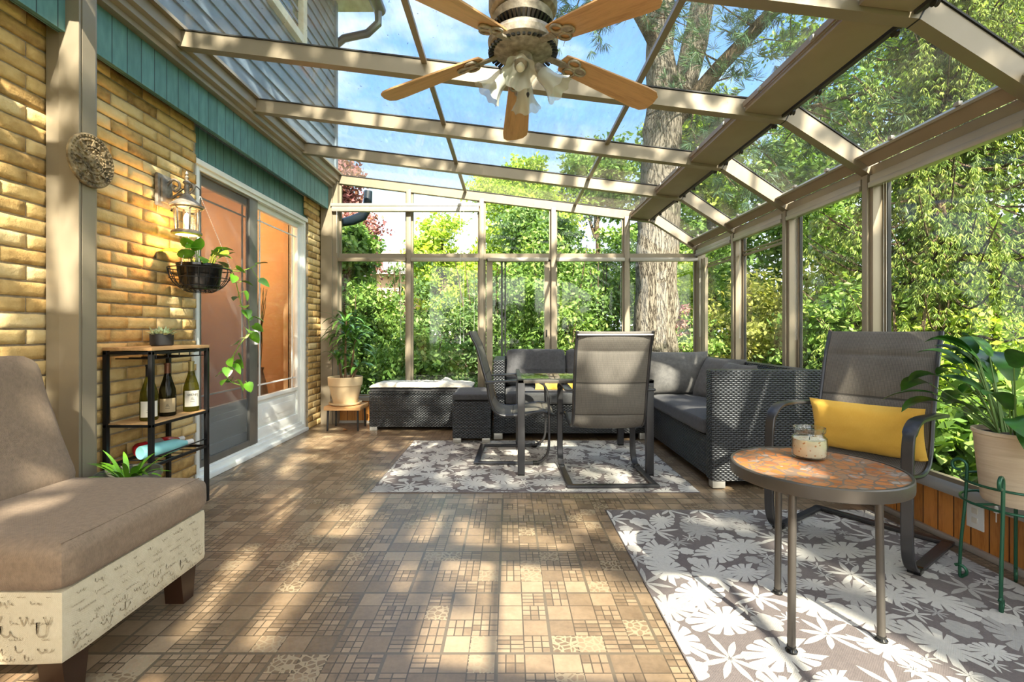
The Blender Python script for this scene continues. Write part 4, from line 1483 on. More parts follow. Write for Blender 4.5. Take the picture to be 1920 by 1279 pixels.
bottle('slope-shouldered olive wine bottle lettered WENT on white, farthest of the three', (-1.925, 2.905, .5655), M['greenglass'], plain('gold_foil', (.40, .32, .12), .35, .4), (.03, .125), 1, az=face_az + .1, txt='WENT')
def lying(label, loc, body, cap, az, labm):
    t = thing('lying_bottle', label, 'bottle', loc, 0, 'bottles lying on the lower rack')
    Mx = Matrix.Rotation(az, 4, 'Z') @ Matrix.Rotation(PI / 2, 4, 'Y')
    r = .038
    B().lathe([(0, -.15), (r - .004, -.15), (r, -.144), (r, .03), (r * .9, .055), (.018, .10), (.0145, .12), (.0145, .15), (0, .15)], n=26, M=Mx).build('glass', body, t)
    B().lathe([(.016, .095), (.0158, .150), (0, .152)], n=20, M=Mx).build('capsule', cap, t)
    if labm: B().lathe([(r + .0006, -.10), (r + .0006, -.01)], n=26, M=Mx).build('label', labm, t)
    return t
lying('pale teal bottle with white neck lying at the front of the lower rack', (-1.945, 2.73, .388), M['tealglass'], M['whitecap'], R(72), None)
lying('red capped bottle with a silver band lying behind the teal one', (-2.03, 2.80, .388), plain('red_bottle', (.38, .012, .02), .15), M['whitecap'], R(80), plain('silver_band', (.38, .38, .38), .3, .4))
# little succulent on the rack
t = thing('potted_succulent', 'tiny pale succulent in a matte black pot on top of the bar rack', 'plant', (-2.02, 2.79, .9625))
B().lathe([(0, 0), (.050, 0), (.057, .005), (.059, .068), (.054, .068), (.053, .058), (0, .058)], n=32).build('pot', plain('matte_black_pot', (.015, .015, .016), .55), t)
sb = B(); rg = random.Random(8)
for k in range(130):
    a = rg.uniform(0, 2 * PI); rr = rg.uniform(0, .05)
    sb.blade((rr * math.cos(a), rr * math.sin(a), .058), a, R(rg.uniform(15, 85)), rg.uniform(.035, .06), .014, .4, 3)
for k in range(5):
    sb.blade((.03, 0, .065), rg.uniform(-1, 1), R(rg.uniform(20, 60)), .075, .006, .2, 4)
sb.build('foliage', M['succulent'], t)

# ================================================================== FLOOR PLANT BEHIND THE SLIPPER CHAIR
t = thing('potted_bromeliad', 'strap-leaved floor plant in a grey pot behind the slipper chair', 'plant', (-1.80, 2.27, 0))
B().lathe([(0, .001), (.09, .001), (.125, .36), (.132, .36), (.132, .385), (.122, .385), (.118, .35), (0, .34)], n=32).build('pot', plain('grey_green_pot', (.16, .15, .12), .6), t)
fb_ = B(); rg = random.Random(2)
for k in range(26):
    a = rg.uniform(0, 2 * PI)
    fb_.blade((.03 * math.cos(a), .03 * math.sin(a), .34), a, R(rg.uniform(30, 75)), rg.uniform(.12, .20), .022, rg.uniform(.5, 1.3), 7)
fb_.build('foliage', M['pothos'], t)

# ================================================================== DRACAENA ON ITS STAND
t = thing('plant_stand', 'low oak topped plant stand with black iron legs in the far left corner', 'plant stand', (-1.745, 5.15, 0))
B().box(-.19, .19, -.15, .15, .215, .258, .004).build('top', M['oak'], t)
for sx in (-1, 1):
    for sy in (-1, 1):
        B().tube([(sx * .155, sy * .12, .216), (sx * .16, sy * .125, .0)], [.012, .009], 8).build('leg', M['black'], t)
t = thing('potted_dracaena', 'leafy dracaena in a large beige clay pot with saucer, far left corner', 'plant', (-1.755, 5.14, .2595))
B().lathe([(0, 0), (.135, 0), (.165, .012), (.172, .03), (.160, .03), (.15, .018), (0, .016)], n=40).build('saucer', M['terracotta'], t)
B().lathe([(0, .0175), (.118, .0175), (.128, .03), (.165, .205), (.174, .21), (.180, .295), (.176, .30), (.166, .295), (.160, .27), (0, .265)], n=40).build('pot', M['terracotta'], t)
B().lathe([(0, .266), (.158, .268), (.158, .274), (0, .28)], n=24).build('soil', M['soil'], t)
stm = B(); fol = B(); rg = random.Random(12)
for (dx, dy, h, nl) in ((.0, 0, .62, 42), (.05, .02, .42, 26), (-.05, .03, .22, 14), (.08, -.03, .14, 12)):
    stm.tube([(dx, dy, .27), (dx * 1.4, dy, .27 + h * .5), (dx * 1.8 + .01, dy, .27 + h)], [.014, .012, .009], 8)
    for k in range(nl):
        a = rg.uniform(0, 2 * PI)
        zz = .27 + h * (1 - .38 * rg.random() ** 1.4)
        L = rg.uniform(.22, .42) * (1 if h > .3 else .7)
        fol.blade((dx * 1.8, dy, zz), a, R(rg.uniform(15, 80)), L, rg.uniform(.030, .048), rg.uniform(1.2, 2.3), 8)
for k in range(12):
    a = rg.uniform(0, 2 * PI)
    fol.blade((0, 0, .27 + rg.uniform(.2, .5)), a, R(rg.uniform(20, 60)), .2, .024, 1.5, 7)
stm.build('stem', M['brownstem'], t)
fol.build('foliage', M['strap'], t)

# ================================================================== HANGING POTHOS
t = thing('hanging_pothos', 'trailing pothos in a black pot hung in a wire bowl by the patio door', 'hanging plant', (-1.945, 3.02, 1.28))
hr, R0 = .185, .172
wb = B()
rim = .155
for k in range(18):
    a = 2 * PI * k / 18
    wb.tube([(math.cos(a) * R0 * math.sin(q), math.sin(a) * R0 * math.sin(q), rim - rim * math.cos(q)) for q in [PI / 2 * i / 8 for i in range(2, 9)]], .0025, 5)
for (rr, zz, th) in ((R0, rim, .004), (R0 * .94, rim * .62, .0028), (R0 * .72, rim * .30, .0028), (R0 * .38, rim * .08, .0028)):
    wb.tube([(math.cos(2 * PI * k / 36) * rr, math.sin(2 * PI * k / 36) * rr, zz) for k in range(36)], th, 5, closed=True)
wb.build('wire_basket', M['black'], t)
B().lathe([(0, .022), (.095, .022), (.105, .03), (.122, .165), (.128, .172), (.128, .186), (.119, .186), (.114, .165), (0, .16)], n=36).build('pot', M['blackplastic'], t)
ch = B()
for k in range(3):
    a = 2 * PI * k / 3 + .5
    p0 = Vector((math.cos(a) * R0, math.sin(a) * R0, rim)); p1 = Vector((0, 0, .62))
    n = 34
    for q in range(n):
        u, v = p0.lerp(p1, q / n), p0.lerp(p1, (q + .75) / n)
        ch.tube([u, v], .0022, 4)
ch.build('chain', M['silver'], t)
B().tube([(0, 0, .615), (0, 0, .655), (-.02, 0, .675), (-.10, 0, .665), (-.185, 0, .60)], .004, 6).box(-.186, -.180, -.012, .012, .52, .64, .002).build('wall_bracket', M['black'], t)
lf = B(); vn = B(); rg = random.Random(21)
for k in range(16):
    a = rg.uniform(0, 2 * PI)
    p0 = Vector((.07 * math.cos(a), .07 * math.sin(a), .17))
    p1 = p0 + Vector((math.cos(a) * rg.uniform(.0, .07), math.sin(a) * rg.uniform(0, .08), rg.uniform(.03, .12)))
    vn.tube([p0, (p0 + p1) / 2 + Vector((0, 0, .02)), p1], .0025, 5)
    lf.heart(p1, a + rg.uniform(-.5, .5), R(rg.uniform(-25, 50)), rg.uniform(.07, .11), rg.uniform(.075, .10), roll=rg.uniform(-.5, .5))
vine = [(.10, .02, .17), (.15, .08, .16), (.165, .12, .05), (.17, .17, -.08), (.19, .21, -.17), (.19, .21, -.24), (.15, .17, -.33), (.12, .13, -.42), (.10, .11, -.50), (.11, .13, -.56), (.14, .16, -.585), (.17, .19, -.60)]
vp = smooth_path(vine, 4)
vn.tube(vp, [.0032] * len(vp), 6)
for i in range(4, len(vp)):
    if i % 3 == 0 or rg.random() < .25:
        a = rg.choice((0.2, PI - .4, -1.2, 1.2)) + rg.uniform(-.5, .5)
        p = vp[i]
        p1 = p + Vector((math.cos(a) * .035, math.sin(a) * .035, .012))
        vn.tube([p, p1], .0018, 5)
        lf.heart(p1, a, R(rg.uniform(-70, 10)), rg.uniform(.055, .085), rg.uniform(.055, .075), roll=rg.uniform(-.9, .9))
v2 = [(.10, .10, .17), (.14, .18, .165), (.18, .26, .20), (.2, .3, .23)]
vn.tube(smooth_path(v2, 4), .0028, 6)
lf.heart((.2, .3, .23), 1.0, R(20), .08, .075); lf.heart((.21, .31, .12), .4, R(-30), .08, .085, roll=.6)
vn.tube([(.18, .26, .20), (.2, .3, .14), (.21, .31, .12)], .002, 5)
vn.build('vine', plain('green_vine', (.22, .38, .05), .5), t)
lf.build('foliage', M['pothos'], t)

# ================================================================== WALL LANTERN
t = thing('wall_lantern', 'lit weathered pewter coach lantern mounted on the brick wall', 'wall lamp', (XL + .006, 2.93, 1.90))
PW = M['pewter']
B().box(0, .025, -.062, .062, -.10, .10, .012).box(.02, .04, -.045, .045, -.075, .075, .01).build('back_plate', PW, t)
arm_ = B()
pts = smooth_path([(.03, 0, .03), (.07, 0, .07), (.105, 0, .055), (.11, 0, .02), (.085, 0, .0), (.07, 0, .02), (.085, 0, .035)], 5)
arm_.tube(pts, .008, 8)
arm_.tube(smooth_path([(.03, 0, -.03), (.06, 0, -.045), (.09, 0, -.025), (.12, 0, -.02), (.155, 0, -.02), (.185, 0, -.0), (.20, 0, .02), (.19, 0, .04), (.175, 0, .03)], 5), .008, 8)
arm_.build('scroll_arm', PW, t)
CX = .155
hx = lambda r, z: (r, z)
top = B().lathe([(0, .125), (.004, .12), (.010, .105), (.004, .095), (.012, .085), (.006, .07), (.018, .06), (.022, .05), (.012, .04), (.016, .02), (.012, -.01), (.03, -.03), (.05, -.055), (.075, -.075), (.092, -.088), (.092, -.098), (.07, -.10), (0, -.09)], (CX, 0, 0), 24)
top.lathe([(.086, -.098), (.080, -.108), (.070, -.112), (.066, -.10)], (CX, 0, 0), 24)
top.build('lantern_cap', PW, t)
cage = B()
for k in range(6):
    a = 2 * PI * k / 6 + .3
    cage.tube([(CX + .066 * math.cos(a), .066 * math.sin(a), -.105), (CX + .060 * math.cos(a), .060 * math.sin(a), -.245)], .0055, 6)
cage.lathe([(.050, -.24), (.068, -.24), (.082, -.252), (.082, -.262), (.06, -.268), (.05, -.262)], (CX, 0, 0), 6 * 4)
cage.build('cage', PW, t)
B().lathe([(.058, -.108), (.054, -.24)], (CX, 0, 0), 6, M=Matrix.Rotation(.3, 4, 'Z')).build('lantern_glass', M['clearglass'], t)
bl = B().lathe([(0, -.13), (.010, -.14), (.017, -.165), (.016, -.185), (.008, -.205), (.008, -.23), (0, -.23)], (CX, 0, 0), 16).build('bulb', M['bulb_on'], t)
lp = bpy.data.lights.new('lantern_light', 'POINT'); lp.energy = 9; lp.color = (1, .55, .22); lp.shadow_soft_size = .02
lo = bpy.data.objects.new('lantern_light', lp); col.objects.link(lo); lo.parent = t; lo.location = (CX - .02, 0, -.255)
lp2 = bpy.data.lights.new('indoor_light', 'POINT'); lp2.energy = 70; lp2.color = (1, .66, .36); lp2.shadow_soft_size = .15  # fill light added inside the house, separate from the globe
lo2 = bpy.data.objects.new('indoor_light', lp2); col.objects.link(lo2); lo2.location = (-3.2, 4.6, 2.0)
dbx = thing('door_chime', 'small cream button box on the door frame behind the rack', 'door chime', (-2.118, 3.215, .86))
B().box(0, .02, -.022, .022, -.035, .045, .005).build('housing', M['white'], dbx)

# ================================================================== CARVED CALENDAR DISC
t = thing('carved_disc', 'round carved stone relief plaque hanging on the taupe wall post', 'plaque', (-1.968, 2.25, 1.845))
b = B().lathe([(0, 0), (.120, 0), (.124, .004), (.124, .014), (.118, .018), (.108, .014), (.104, .012), (.100, .017), (.092, .017), (.088, .012), (.064, .012), (.060, .019), (.054, .019), (.050, .013), (.034, .013), (.030, .022), (0, .024)], n=56)
def ringbits(r, n, w, l, h, tri=False, off=0):
    for k in range(n):
        a = 2 * PI * k / n + off
        Mx = Matrix.Rotation(a, 4, 'Z') @ Matrix.Translation((r, 0, .012))
        if tri: b.prism([(l, 0), (-l, w), (-l, -w)], 'z', 0, h, M=Mx)
        else: b.box(-l, l, -w, w, 0, h, .001, 1, 0, Mx)
ringbits(.112, 40, .004, .005, .007); ringbits(.096, 32, .005, .004, .009)
ringbits(.080, 8, .011, .016, .011, True); ringbits(.078, 8, .006, .010, .009, True, PI / 8)
ringbits(.070, 24, .003, .003, .007); ringbits(.057, 20, .004, .004, .010, False, .1); ringbits(.042, 4, .010, .007, .010, False, PI / 4); ringbits(.042, 4, .005, .006, .012, True)
ringbits(.018, 5, .003, .006, .016)
for v in b.bm.verts:
    v.co.z += .0015 * noise.noise(v.co * 90)
Mx = Matrix.Rotation(PI / 2, 4, 'Y')
for v in b.bm.verts: v.co = Mx @ v.co
b.build('relief', M['stone'], t)
# ================================================================== SWITCH PLATE
t = thing('switch_plate', 'white switch and outlet plate on the pine panel under the right window', 'wall plate', (XR - .001, 2.262, .178))
B().box(-.006, 0, -.042, .042, -.062, .062, .003).build('plate', M['white'], t)
for zz in (-.022, .022):
    B().box(-.009, -.004, -.014, .014, zz - .013, zz + .013, .002).build('socket', M['label'], t)

# ================================================================== GREEN PLANT STAND AND BIG PLANT AT RIGHT
t = thing('iron_plant_stand', 'curled green iron plant stand at the right edge of the near rug', 'plant stand', (2.0, 1.89, .0055))
gm = M['greenmetal']
for (dx, dy) in ((-.16, -.10), (.10, -.135), (.10, .10), (-.08, .13)):
    d_ = Vector((dx, dy, 0)); n_ = d_.normalized()
    P = []
    for k in range(10):       # foot curl
        a = -PI / 2 - 2 * PI * .8 * (1 - k / 9)
        P.append(d_ * 1.12 + n_ * (.022 * math.cos(a) + .0) + Vector((0, 0, .030 + .022 * math.sin(a))))
    P = P[::-1][:8][::-1]
    P += [d_ * 1.10 + Vector((0, 0, .14)), d_ * 1.02 + Vector((0, 0, .30)), d_ * .98 + Vector((0, 0, .42)), d_ * .98 + Vector((0, 0, .485)), d_ * 1.02 + n_ * .02 + Vector((0, 0, .50)), d_ * 1.05 + n_ * .035 + Vector((0, 0, .485)), d_ * 1.05 + n_ * .03 + Vector((0, 0, .46)), d_ * 1.02 + n_ * .012 + Vector((0, 0, .455))]
    B().tube(smooth_path(P, 3), .0062, 8).build('leg', gm, t)
for (rr, zz) in ((.165, .44), (.165, .36)):
    B().tube([(math.cos(2 * PI * k / 40) * rr, math.sin(2 * PI * k / 40) * rr, zz) for k in range(40)], .005, 7, closed=True).build('ring', gm, t)
b = B()
for a in (0, PI / 2): b.tube([(.16 * math.cos(a), .16 * math.sin(a), .36), (-.16 * math.cos(a), -.16 * math.sin(a), .36)], .005, 6)
b.build('cross_bar', gm, t)
t = thing('potted_evergreen', 'broad-leaved green plant in a beige resin pot on the green iron stand', 'plant', (2.0, 1.89, .372))
B().lathe([(0, 0), (.100, 0), (.106, .01), (.128, .265), (.134, .27), (.134, .283), (.125, .283), (.121, .26), (0, .255)], n=44).build('pot', M['potbeige'], t)
B().lathe([(0, .256), (.120, .258), (.120, .264), (0, .27)], n=24).build('soil', M['soil'], t)
fol = B(); stm = B(); rg = random.Random(31)
cnt = 0
while cnt < 50:
    a = rg.uniform(0, 2 * PI)
    el = R(rg.uniform(20, 85))
    L = rg.uniform(.10, .34)
    p0 = Vector((.05 * math.cos(a), .05 * math.sin(a), .26))
    reach = Vector((math.cos(a) * math.cos(el), math.sin(a) * math.cos(el), math.sin(el))) * L
    p1 = p0 + reach
    lf_L = rg.uniform(.15, .22)
    a2 = a + rg.uniform(-.4, .4)
    ex = p1.x + math.cos(a2) * lf_L * .85
    if ex > .15 or p1.x > .13 or ex < -.21: continue
    cnt += 1
    stm.tube([p0, p0 + reach * .5 + Vector((0, 0, .015)), p1], [.004, .003, .0025], 5)
    fol.blade(p1, a2, el - .4, lf_L, rg.uniform(.055, .085), rg.uniform(.7, 1.6), 7, twist=rg.uniform(-.4, .4))
stm.build('stem', plain('green_stem', (.12, .22, .05), .5), t)
fol.build('foliage', M['house_leaf'], t)
t = thing('cord_tassel', 'white blind cord with a small weight hanging near the green stand', 'cord', (2.13, 2.10, .27))
B().tube([(0, 0, .20), (0, 0, -.02), (.003, .003, -.06)], .002, 6).lathe([(0, 0), (.009, .003), (.006, .03), (0, .035)], (0, 0, -.02), 10).build('cord', M['cord'], t)

# ================================================================== CEILING FAN
FX, FY = .058, 2.045
t = thing('ceiling_fan', 'antique white five-blade ceiling fan with oak blades and four bell lights', 'ceiling fan', (FX, FY, 2.25))
FM = plain('distressed_antique_metal', (.37, .32, .26), .5, .25, .3, 40, .3, 120)
B().box(-.10, .10, -.085, -.015, .205, .26, .004).lathe([(0, .215), (.140, .215), (.146, .205), (.146, .165), (.140, .15), (.12, .14), (0, .14)], n=48).build('canopy', FM, t)
h = B().lathe([(0, .142), (.115, .142), (.128, .13), (.120, .10), (.085, .075), (0, .075)], n=48)
h.lathe([(0, .078), (.095, .078), (.140, .045), (.150, .025), (.145, .0), (.12, -.02), (.06, -.03), (0, -.03)], n=48)
h.build('motor_housing', FM, t)
vt = B(); vt2 = B()
for k in range(40):
    a = 2 * PI * k / 40
    Mx = Matrix.Rotation(a, 4, 'Z') @ Matrix.Translation((.108, 0, .088)) @ Matrix.Rotation(R(40), 4, 'Y')
    vt.box(-.002, .018, -.005, .005, -.016, .016, M=Mx)
    Mx = Matrix.Rotation(a, 4, 'Z') @ Matrix.Translation((.127, 0, -.014)) @ Matrix.Rotation(R(-70), 4, 'Y')
    vt2.box(-.004, .004, -.0055, .0055, -.022, .022, M=Mx)
vt.build('vents', M['black'], t)
vt2.build('lower_vents', M['black'], t)
lk = B().lathe([(0, -.028), (.042, -.028), (.045, -.045), (.040, -.075), (.048, -.085), (.050, -.10), (.035, -.118), (.012, -.125), (.010, -.145), (0, -.15)], n=32)
lk.build('light_kit', FM, t)
DZ = -.13
for k in range(5):
    a = PI / 2 - (-.04) - k * R(72)
    # blade built along +X then turned; droops slightly and is pitched
    slope = math.atan2(.125, .60)
    Mx = Matrix.Rotation(a, 4, 'Z') @ Matrix.Translation((.10, 0, -.005)) @ Matrix.Rotation(slope, 4, 'Y') @ Matrix.Rotation(R(-11), 4, 'X')
    P = [(.09, -.046), (.14, -.052), (.50, -.070), (.545, -.066), (.568, -.045), (.575, 0), (.568, .045), (.545, .066), (.50, .070), (.14, .052), (.09, .046), (.075, 0)]
    bl = B().prism(P, 'z', -.0035, .0035)
    o = bl.build('blade', M['blade'], t)
    o.matrix_local = Mx
    ir_ = B()
    ir_.box(-.02, .10, -.016, .016, -.013, -.004, .003).box(.09, .20, -.012, .012, -.010, -.0036, .002)
    for q in range(3):
        cx, cy = ((.135, -.026), (.135, .026), (.175, 0))[q]
        ir_.tube([(cx + .026 * math.cos(2 * PI * j / 20), cy + .020 * math.sin(2 * PI * j / 20), -.010) for j in range(20)], .0055, 7, closed=True)
    oi = ir_.build('blade_iron', FM, t)
    oi.matrix_local = Mx
for k in range(4):
    a = -PI / 2 - .12 + k * PI / 2
    tilt = R(44)
    Mx = Matrix.Rotation(a, 4, 'Z') @ Matrix.Translation((.062, 0, -.088)) @ Matrix.Rotation(-tilt, 4, 'Y')
    # bell opens downwards and outwards
    sk = B().lathe([(0, .012), (.022, .010), (.026, -.005), (.026, -.030), (.020, -.034), (0, -.034)], n=24)
    sk.tube([(-.035, 0, .03), (-.02, 0, .03), (0, 0, .01)], .010, 8)
    o = sk.build('lamp_socket', FM, t); o.matrix_local = Mx
    def wave(r, z, an):
        s_ = max(0, (-z - .06) / .09)
        return r * (1 + .07 * s_ * math.sin(an * 8)), z - .006 * s_ * math.cos(an * 8)
    sh = B().lathe([(.024, -.020), (.030, -.026), (.034, -.045), (.036, -.07), (.042, -.095), (.054, -.118), (.066, -.135)], n=64, fn=wave)
    o2 = sh.build('lamp_shade', M['frost'], t); o2.matrix_local = Mx
    bu = B().lathe([(0, -.095), (.012, -.09), (.018, -.075), (.014, -.055), (.009, -.035), (0, -.034)], n=16)
    o3 = bu.build('bulb', M['label'], t); o3.matrix_local = Mx
pc = B().tube([(.02, -.03, -.12), (.02, -.03, -.20)], .0012, 5).lathe([(0, 0), (.006, -.004), (.007, -.012), (.003, -.022), (0, -.024)], (.02, -.03, -.198), 10)
pc.build('pull_chain', M['black'], t)

t = place_leaf = B()
for k in range(3):
    t.blade((.02 * k, .015 * k, .003), .6 + 1.7 * k, R(8), .05, .03, -.3, 4)
o = t.build('dry_leaf', M['leafbrown']); o.location = (-1.74, 5.02, .001)
tag(o, 'curled dry brown leaf lying on the tiles under the plant stand', 'leaf')
# ================================================================== GARDEN
NR = np.random.default_rng(5)
def rand_dirs(n):
    v = NR.normal(size=(n, 3)); return v / np.linalg.norm(v, axis=1, keepdims=True)

def quads_from(c, t, s):
    """c centres, t half-length vectors, s half-width vectors -> diamond leaves"""
    n = len(c)
    V = np.empty((n, 4, 3))
    V[:, 0] = c - t; V[:, 1] = c + s + t * .1; V[:, 2] = c + t; V[:, 3] = c - s + t * .1
    return V.reshape(-1, 3), np.arange(n * 4).reshape(n, 4)

def leaf_cloud(name, blobs, n, size, mat, parent=None, aspect=.5, clump=.16, shell=.45, up=.5, droop=0, per=55, zcut=None):
    """blobs: rows (x,y,z,rx,ry,rz)"""
    bl = np.array(blobs, float)
    vol = (bl[:, 3] * bl[:, 4] * bl[:, 5]) ** (2 / 3)
    K = max(8, n // per)
    bi = NR.choice(len(bl), K, p=vol / vol.sum())
    d = rand_dirs(K)
    rad = shell + (1 - shell) * NR.random(K) ** .6
    cc = bl[bi, :3] + d * bl[bi, 3:6] * rad[:, None]
    cr = NR.random(K)
    li = NR.integers(0, K, n)
    mr = bl[bi, 3:6].mean(1)[li][:, None]
    off = NR.normal(size=(n, 3)) * clump * np.maximum(mr, .25) ** .6
    off[:, 2] *= .6
    off[:, 2] -= droop * np.abs(off[:, 0])
    c = cc[li] + off
    nn = rand_dirs(n) + np.array([0, 0, up]) + d[li] * .5
    nn /= np.linalg.norm(nn, axis=1, keepdims=True)
    r = rand_dirs(n)
    t = np.cross(nn, r); t /= np.linalg.norm(t, axis=1, keepdims=True)
    s = np.cross(nn, t)
    L = size * (.6 + .8 * NR.random(n))[:, None]
    V, Q = quads_from(c, t * L * .5, s * L * .5 * aspect)
    rnd = np.clip(.55 * cr[li] + .45 * NR.random(n), 0, 1)
    if zcut is not None:
        keep = c[:, 2] > zcut
        idx = np.where(keep)[0]
        V = V.reshape(-1, 4, 3)[idx].reshape(-1, 3); Q = np.arange(len(idx) * 4).reshape(-1, 4); rnd = rnd[idx]
    if parent is not None:
        V = V - np.array(parent.location)
    return np_mesh(name, V, Q, np.repeat(rnd, 4), mat, parent)

def trunk(parent, pts, rad, mat='bark', n=14, name='trunk'):
    b = B()
    P = smooth_path(pts, 6)
    rr = [rad[0] + (rad[1] - rad[0]) * i / (len(P) - 1) for i in range(len(P))]
    b.tube(P, rr, n)
    for v in b.bm.verts:
        v.co += Vector((noise.noise(v.co * 3), noise.noise(v.co * 3 + Vector((9, 0, 0))), 0)) * rad[0] * .18
    return b.build(name, M[mat], parent, world=True, ang=80)

def shrub(label, x, y, r, h, n, size, mat, group=None, name='garden_shrub', base=-.3, stems=7, cat='shrub'):
    t = thing(name, label, cat, (x, y, base), 0, group)
    rg = random.Random(int(x * 100 + y * 31))
    bl = []
    for k in range(6):
        a = rg.uniform(0, 2 * PI); q = rg.uniform(.15, .6) * r
        zc = base + h * rg.uniform(.25, .78)
        bl.append((x + math.cos(a) * q, y + math.sin(a) * q, zc, r * rg.uniform(.45, .75), r * rg.uniform(.45, .75), min(h * .3, r * .8)))
    leaf_cloud('foliage', bl, n, size, M[mat], t, clump=.15, shell=.35, zcut=base)
    b = B()
    for k in range(stems):
        a = rg.uniform(0, 2 * PI); q = r * rg.uniform(.05, .5)
        b.tube([(math.cos(a) * q * .3, math.sin(a) * q * .3, 0), (math.cos(a) * q * .8, math.sin(a) * q * .7, h * .45), (math.cos(a) * q * 1.3, math.sin(a) * q * 1.2, h * .9)], [.022, .015, .006], 6)
    b.build('stems', M['barkdark'], t)
    return t

def tree(label, x, y, h, cr, n, size, mat, zlow=.4, tr=.14, name='leafy_tree', cat='tree', group=None, nb=14, bark='barkdark', aspect=.55, sq=1.0):
    t = thing(name, label, cat, (x, y, -.3), 0, group)
    rg = random.Random(int(x * 77 + y * 13))
    trunk(t, [(x, y, -.3), (x + rg.uniform(-.2, .2), y, h * .4), (x + rg.uniform(-.3, .3), y + rg.uniform(-.2, .2), h * .85)], (tr, tr * .35), bark)
    bl = []
    br = B()
    for k in range(nb):
        a = rg.uniform(0, 2 * PI); q = rg.uniform(.2, .75) * cr
        f = rg.random()
        zc = h * (zlow + (1 - zlow) * f * .92)
        q *= (1.05 - .6 * f)
        bx, by = x + math.cos(a) * q, y + math.sin(a) * q
        rr = cr * rg.uniform(.28, .5)
        bl.append((bx, by, zc, rr, rr, rr * .7 * sq))
        br.tube([(0, 0, zc * .75 + .3), ((bx - x) * .6, (by - y) * .6, zc * .95 + .2), (bx - x, by - y, zc + .35)], [tr * .4, tr * .25, tr * .1], 6)
    br.build('branches', M[bark], t)
    leaf_cloud('foliage', bl, n, size, M[mat], t, aspect=aspect, clump=.2, shell=.3)
    return t

# shrub line beyond the end wall
shrub('green shrub beyond the leftmost end window, behind the dracaena', -2.4, 7.5, .85, 2.1, 11000, .085, 'leaf', 'garden shrubs')
shrub('low bright shrub close outside the end wall behind the storage bench', -1.35, 6.9, .85, 1.35, 9000, .075, 'leaf', 'garden shrubs')
shrub('tall twiggy shrub between the two left end windows', -1.95, 8.6, 1.0, 2.75, 9000, .085, 'leaf_dark', 'garden shrubs')
shrub('dense shrub beyond the garden door, left half', -.35, 8.3, 1.0, 2.9, 10500, .085, 'leaf_dark', 'garden shrubs')
shrub('dark leafy shrub right of the garden door glass', .75, 7.9, 1.0, 3.0, 12000, .085, 'leaf', 'garden shrubs')
shrub('low round shrub outside the garden door step', .15, 6.8, .7, 1.15, 6500, .07, 'leaf', 'garden shrubs')
shrub('shadowy shrub just left of the big tree trunk', 1.55, 8.5, .9, 3.0, 9500, .085, 'leaf_dark', 'garden shrubs')
shrub('bright shrub at the foot of the big trunk, right side', 2.9, 7.7, .75, 1.7, 7500, .08, 'leaf', 'garden shrubs')
shrub('yellow green shrub behind the big trunk near the room corner', 3.3, 9.6, 1.2, 2.7, 9000, .10, 'leaf_lime', 'garden shrubs')
shrub('plum leaved ornamental bush just right of the big trunk', 2.75, 8.5, .42, 2.1, 3000, .07, 'leaf_purple', 'garden shrubs')
# shrubs beyond the side wall
shrub('olive tinted shrub outside the farthest side window', 3.9, 7.4, .95, 2.5, 9000, .085, 'leaf_olive', 'garden shrubs')
shrub('green hedge shrub outside the side window just past the second post', 4.3, 6.1, .95, 2.2, 10000, .085, 'leaf', 'garden shrubs')
shrub('sunlit golden shrub outside the middle side window', 4.5, 5.4, .85, 1.95, 11000, .08, 'leaf_lime', 'garden shrubs')
shrub('large golden green shrub behind the sling armchair, left of the spruce', 5.3, 7.0, 1.2, 2.6, 10500, .095, 'leaf_olive', 'garden shrubs')
for k, (x, y, h, lb) in enumerate(((2.85, 3.35, .95, 'broad leaved garden plant just outside the glass behind the armchair'),
                                   (3.25, 2.75, 1.15, 'tall broad leaved garden plant outside the right window above the pine panel'),
                                   (2.85, 2.35, .8, 'lush low garden plant against the glass beside the green plant stand'),
                                   (3.9, 3.6, 1.1, 'broad leaved garden plant under the spruce boughs'))):
    shrub(lb, x, y, .42 if x < 3 else .6, h, 2200 if x < 3.5 else 3200, .11, 'leaf', 'broad leaved plants', 'garden_plant', stems=9, cat='plant')

# trees
tree('plum leaved tree rising at the far left behind the end windows', -4.3, 12.0, 5.2, 1.3, 12000, .12, 'leaf_purple', .45, .1)
tree('dark green maple near the house corner, leftmost of the trees', -2.95, 8.6, 3.0, .6, 6000, .12, 'leaf', .5, .06)
tree('light green tree crown above the second end window', -2.2, 16.0, 4.7, 1.7, 14000, .14, 'leaf_lime', .4)
tree('tall airy yellow green tree above the garden door', .2, 13.5, 5.9, 2.2, 26000, .12, 'leaf_lime', .3)
tree('dense mid green tree behind the garden door shrubs', 1.0, 11.5, 4.3, 1.6, 18000, .11, 'leaf_dark', .25)
tree('broad green tree left of the big trunk, far back', 2.6, 14.5, 6.6, 2.2, 22000, .14, 'leaf', .25)
tree('light tree right of the big trunk seen under the roof bend', 5.2, 12.5, 7.2, 2.3, 25000, .13, 'leaf_lime', .2)
tree('tall green tree filling the far knee glass', 6.6, 10.0, 7.6, 2.3, 26000, .12, 'leaf', .15)
tree('bright yellow green tree high beyond the middle knee glass', 8.0, 8.6, 8.0, 2.4, 26000, .12, 'leaf_lime', .15)
tree('mixed green tree behind the spruce on the right', 9.8, 7.2, 6.4, 2.2, 20000, .14, 'leaf', .12)
tree('pale tree beyond the nearest right window', 9.0, 3.6, 8.0, 2.4, 16000, .15, 'leaf_lime', .15)
tree('distant green tree closing the right horizon', 12.5, 14.0, 9.5, 3.6, 20000, .22, 'leaf', .05, .2)
tree('distant green tree far behind the big trunk', 6.5, 20.0, 9.0, 3.6, 18000, .22, 'leaf', .05, .2)
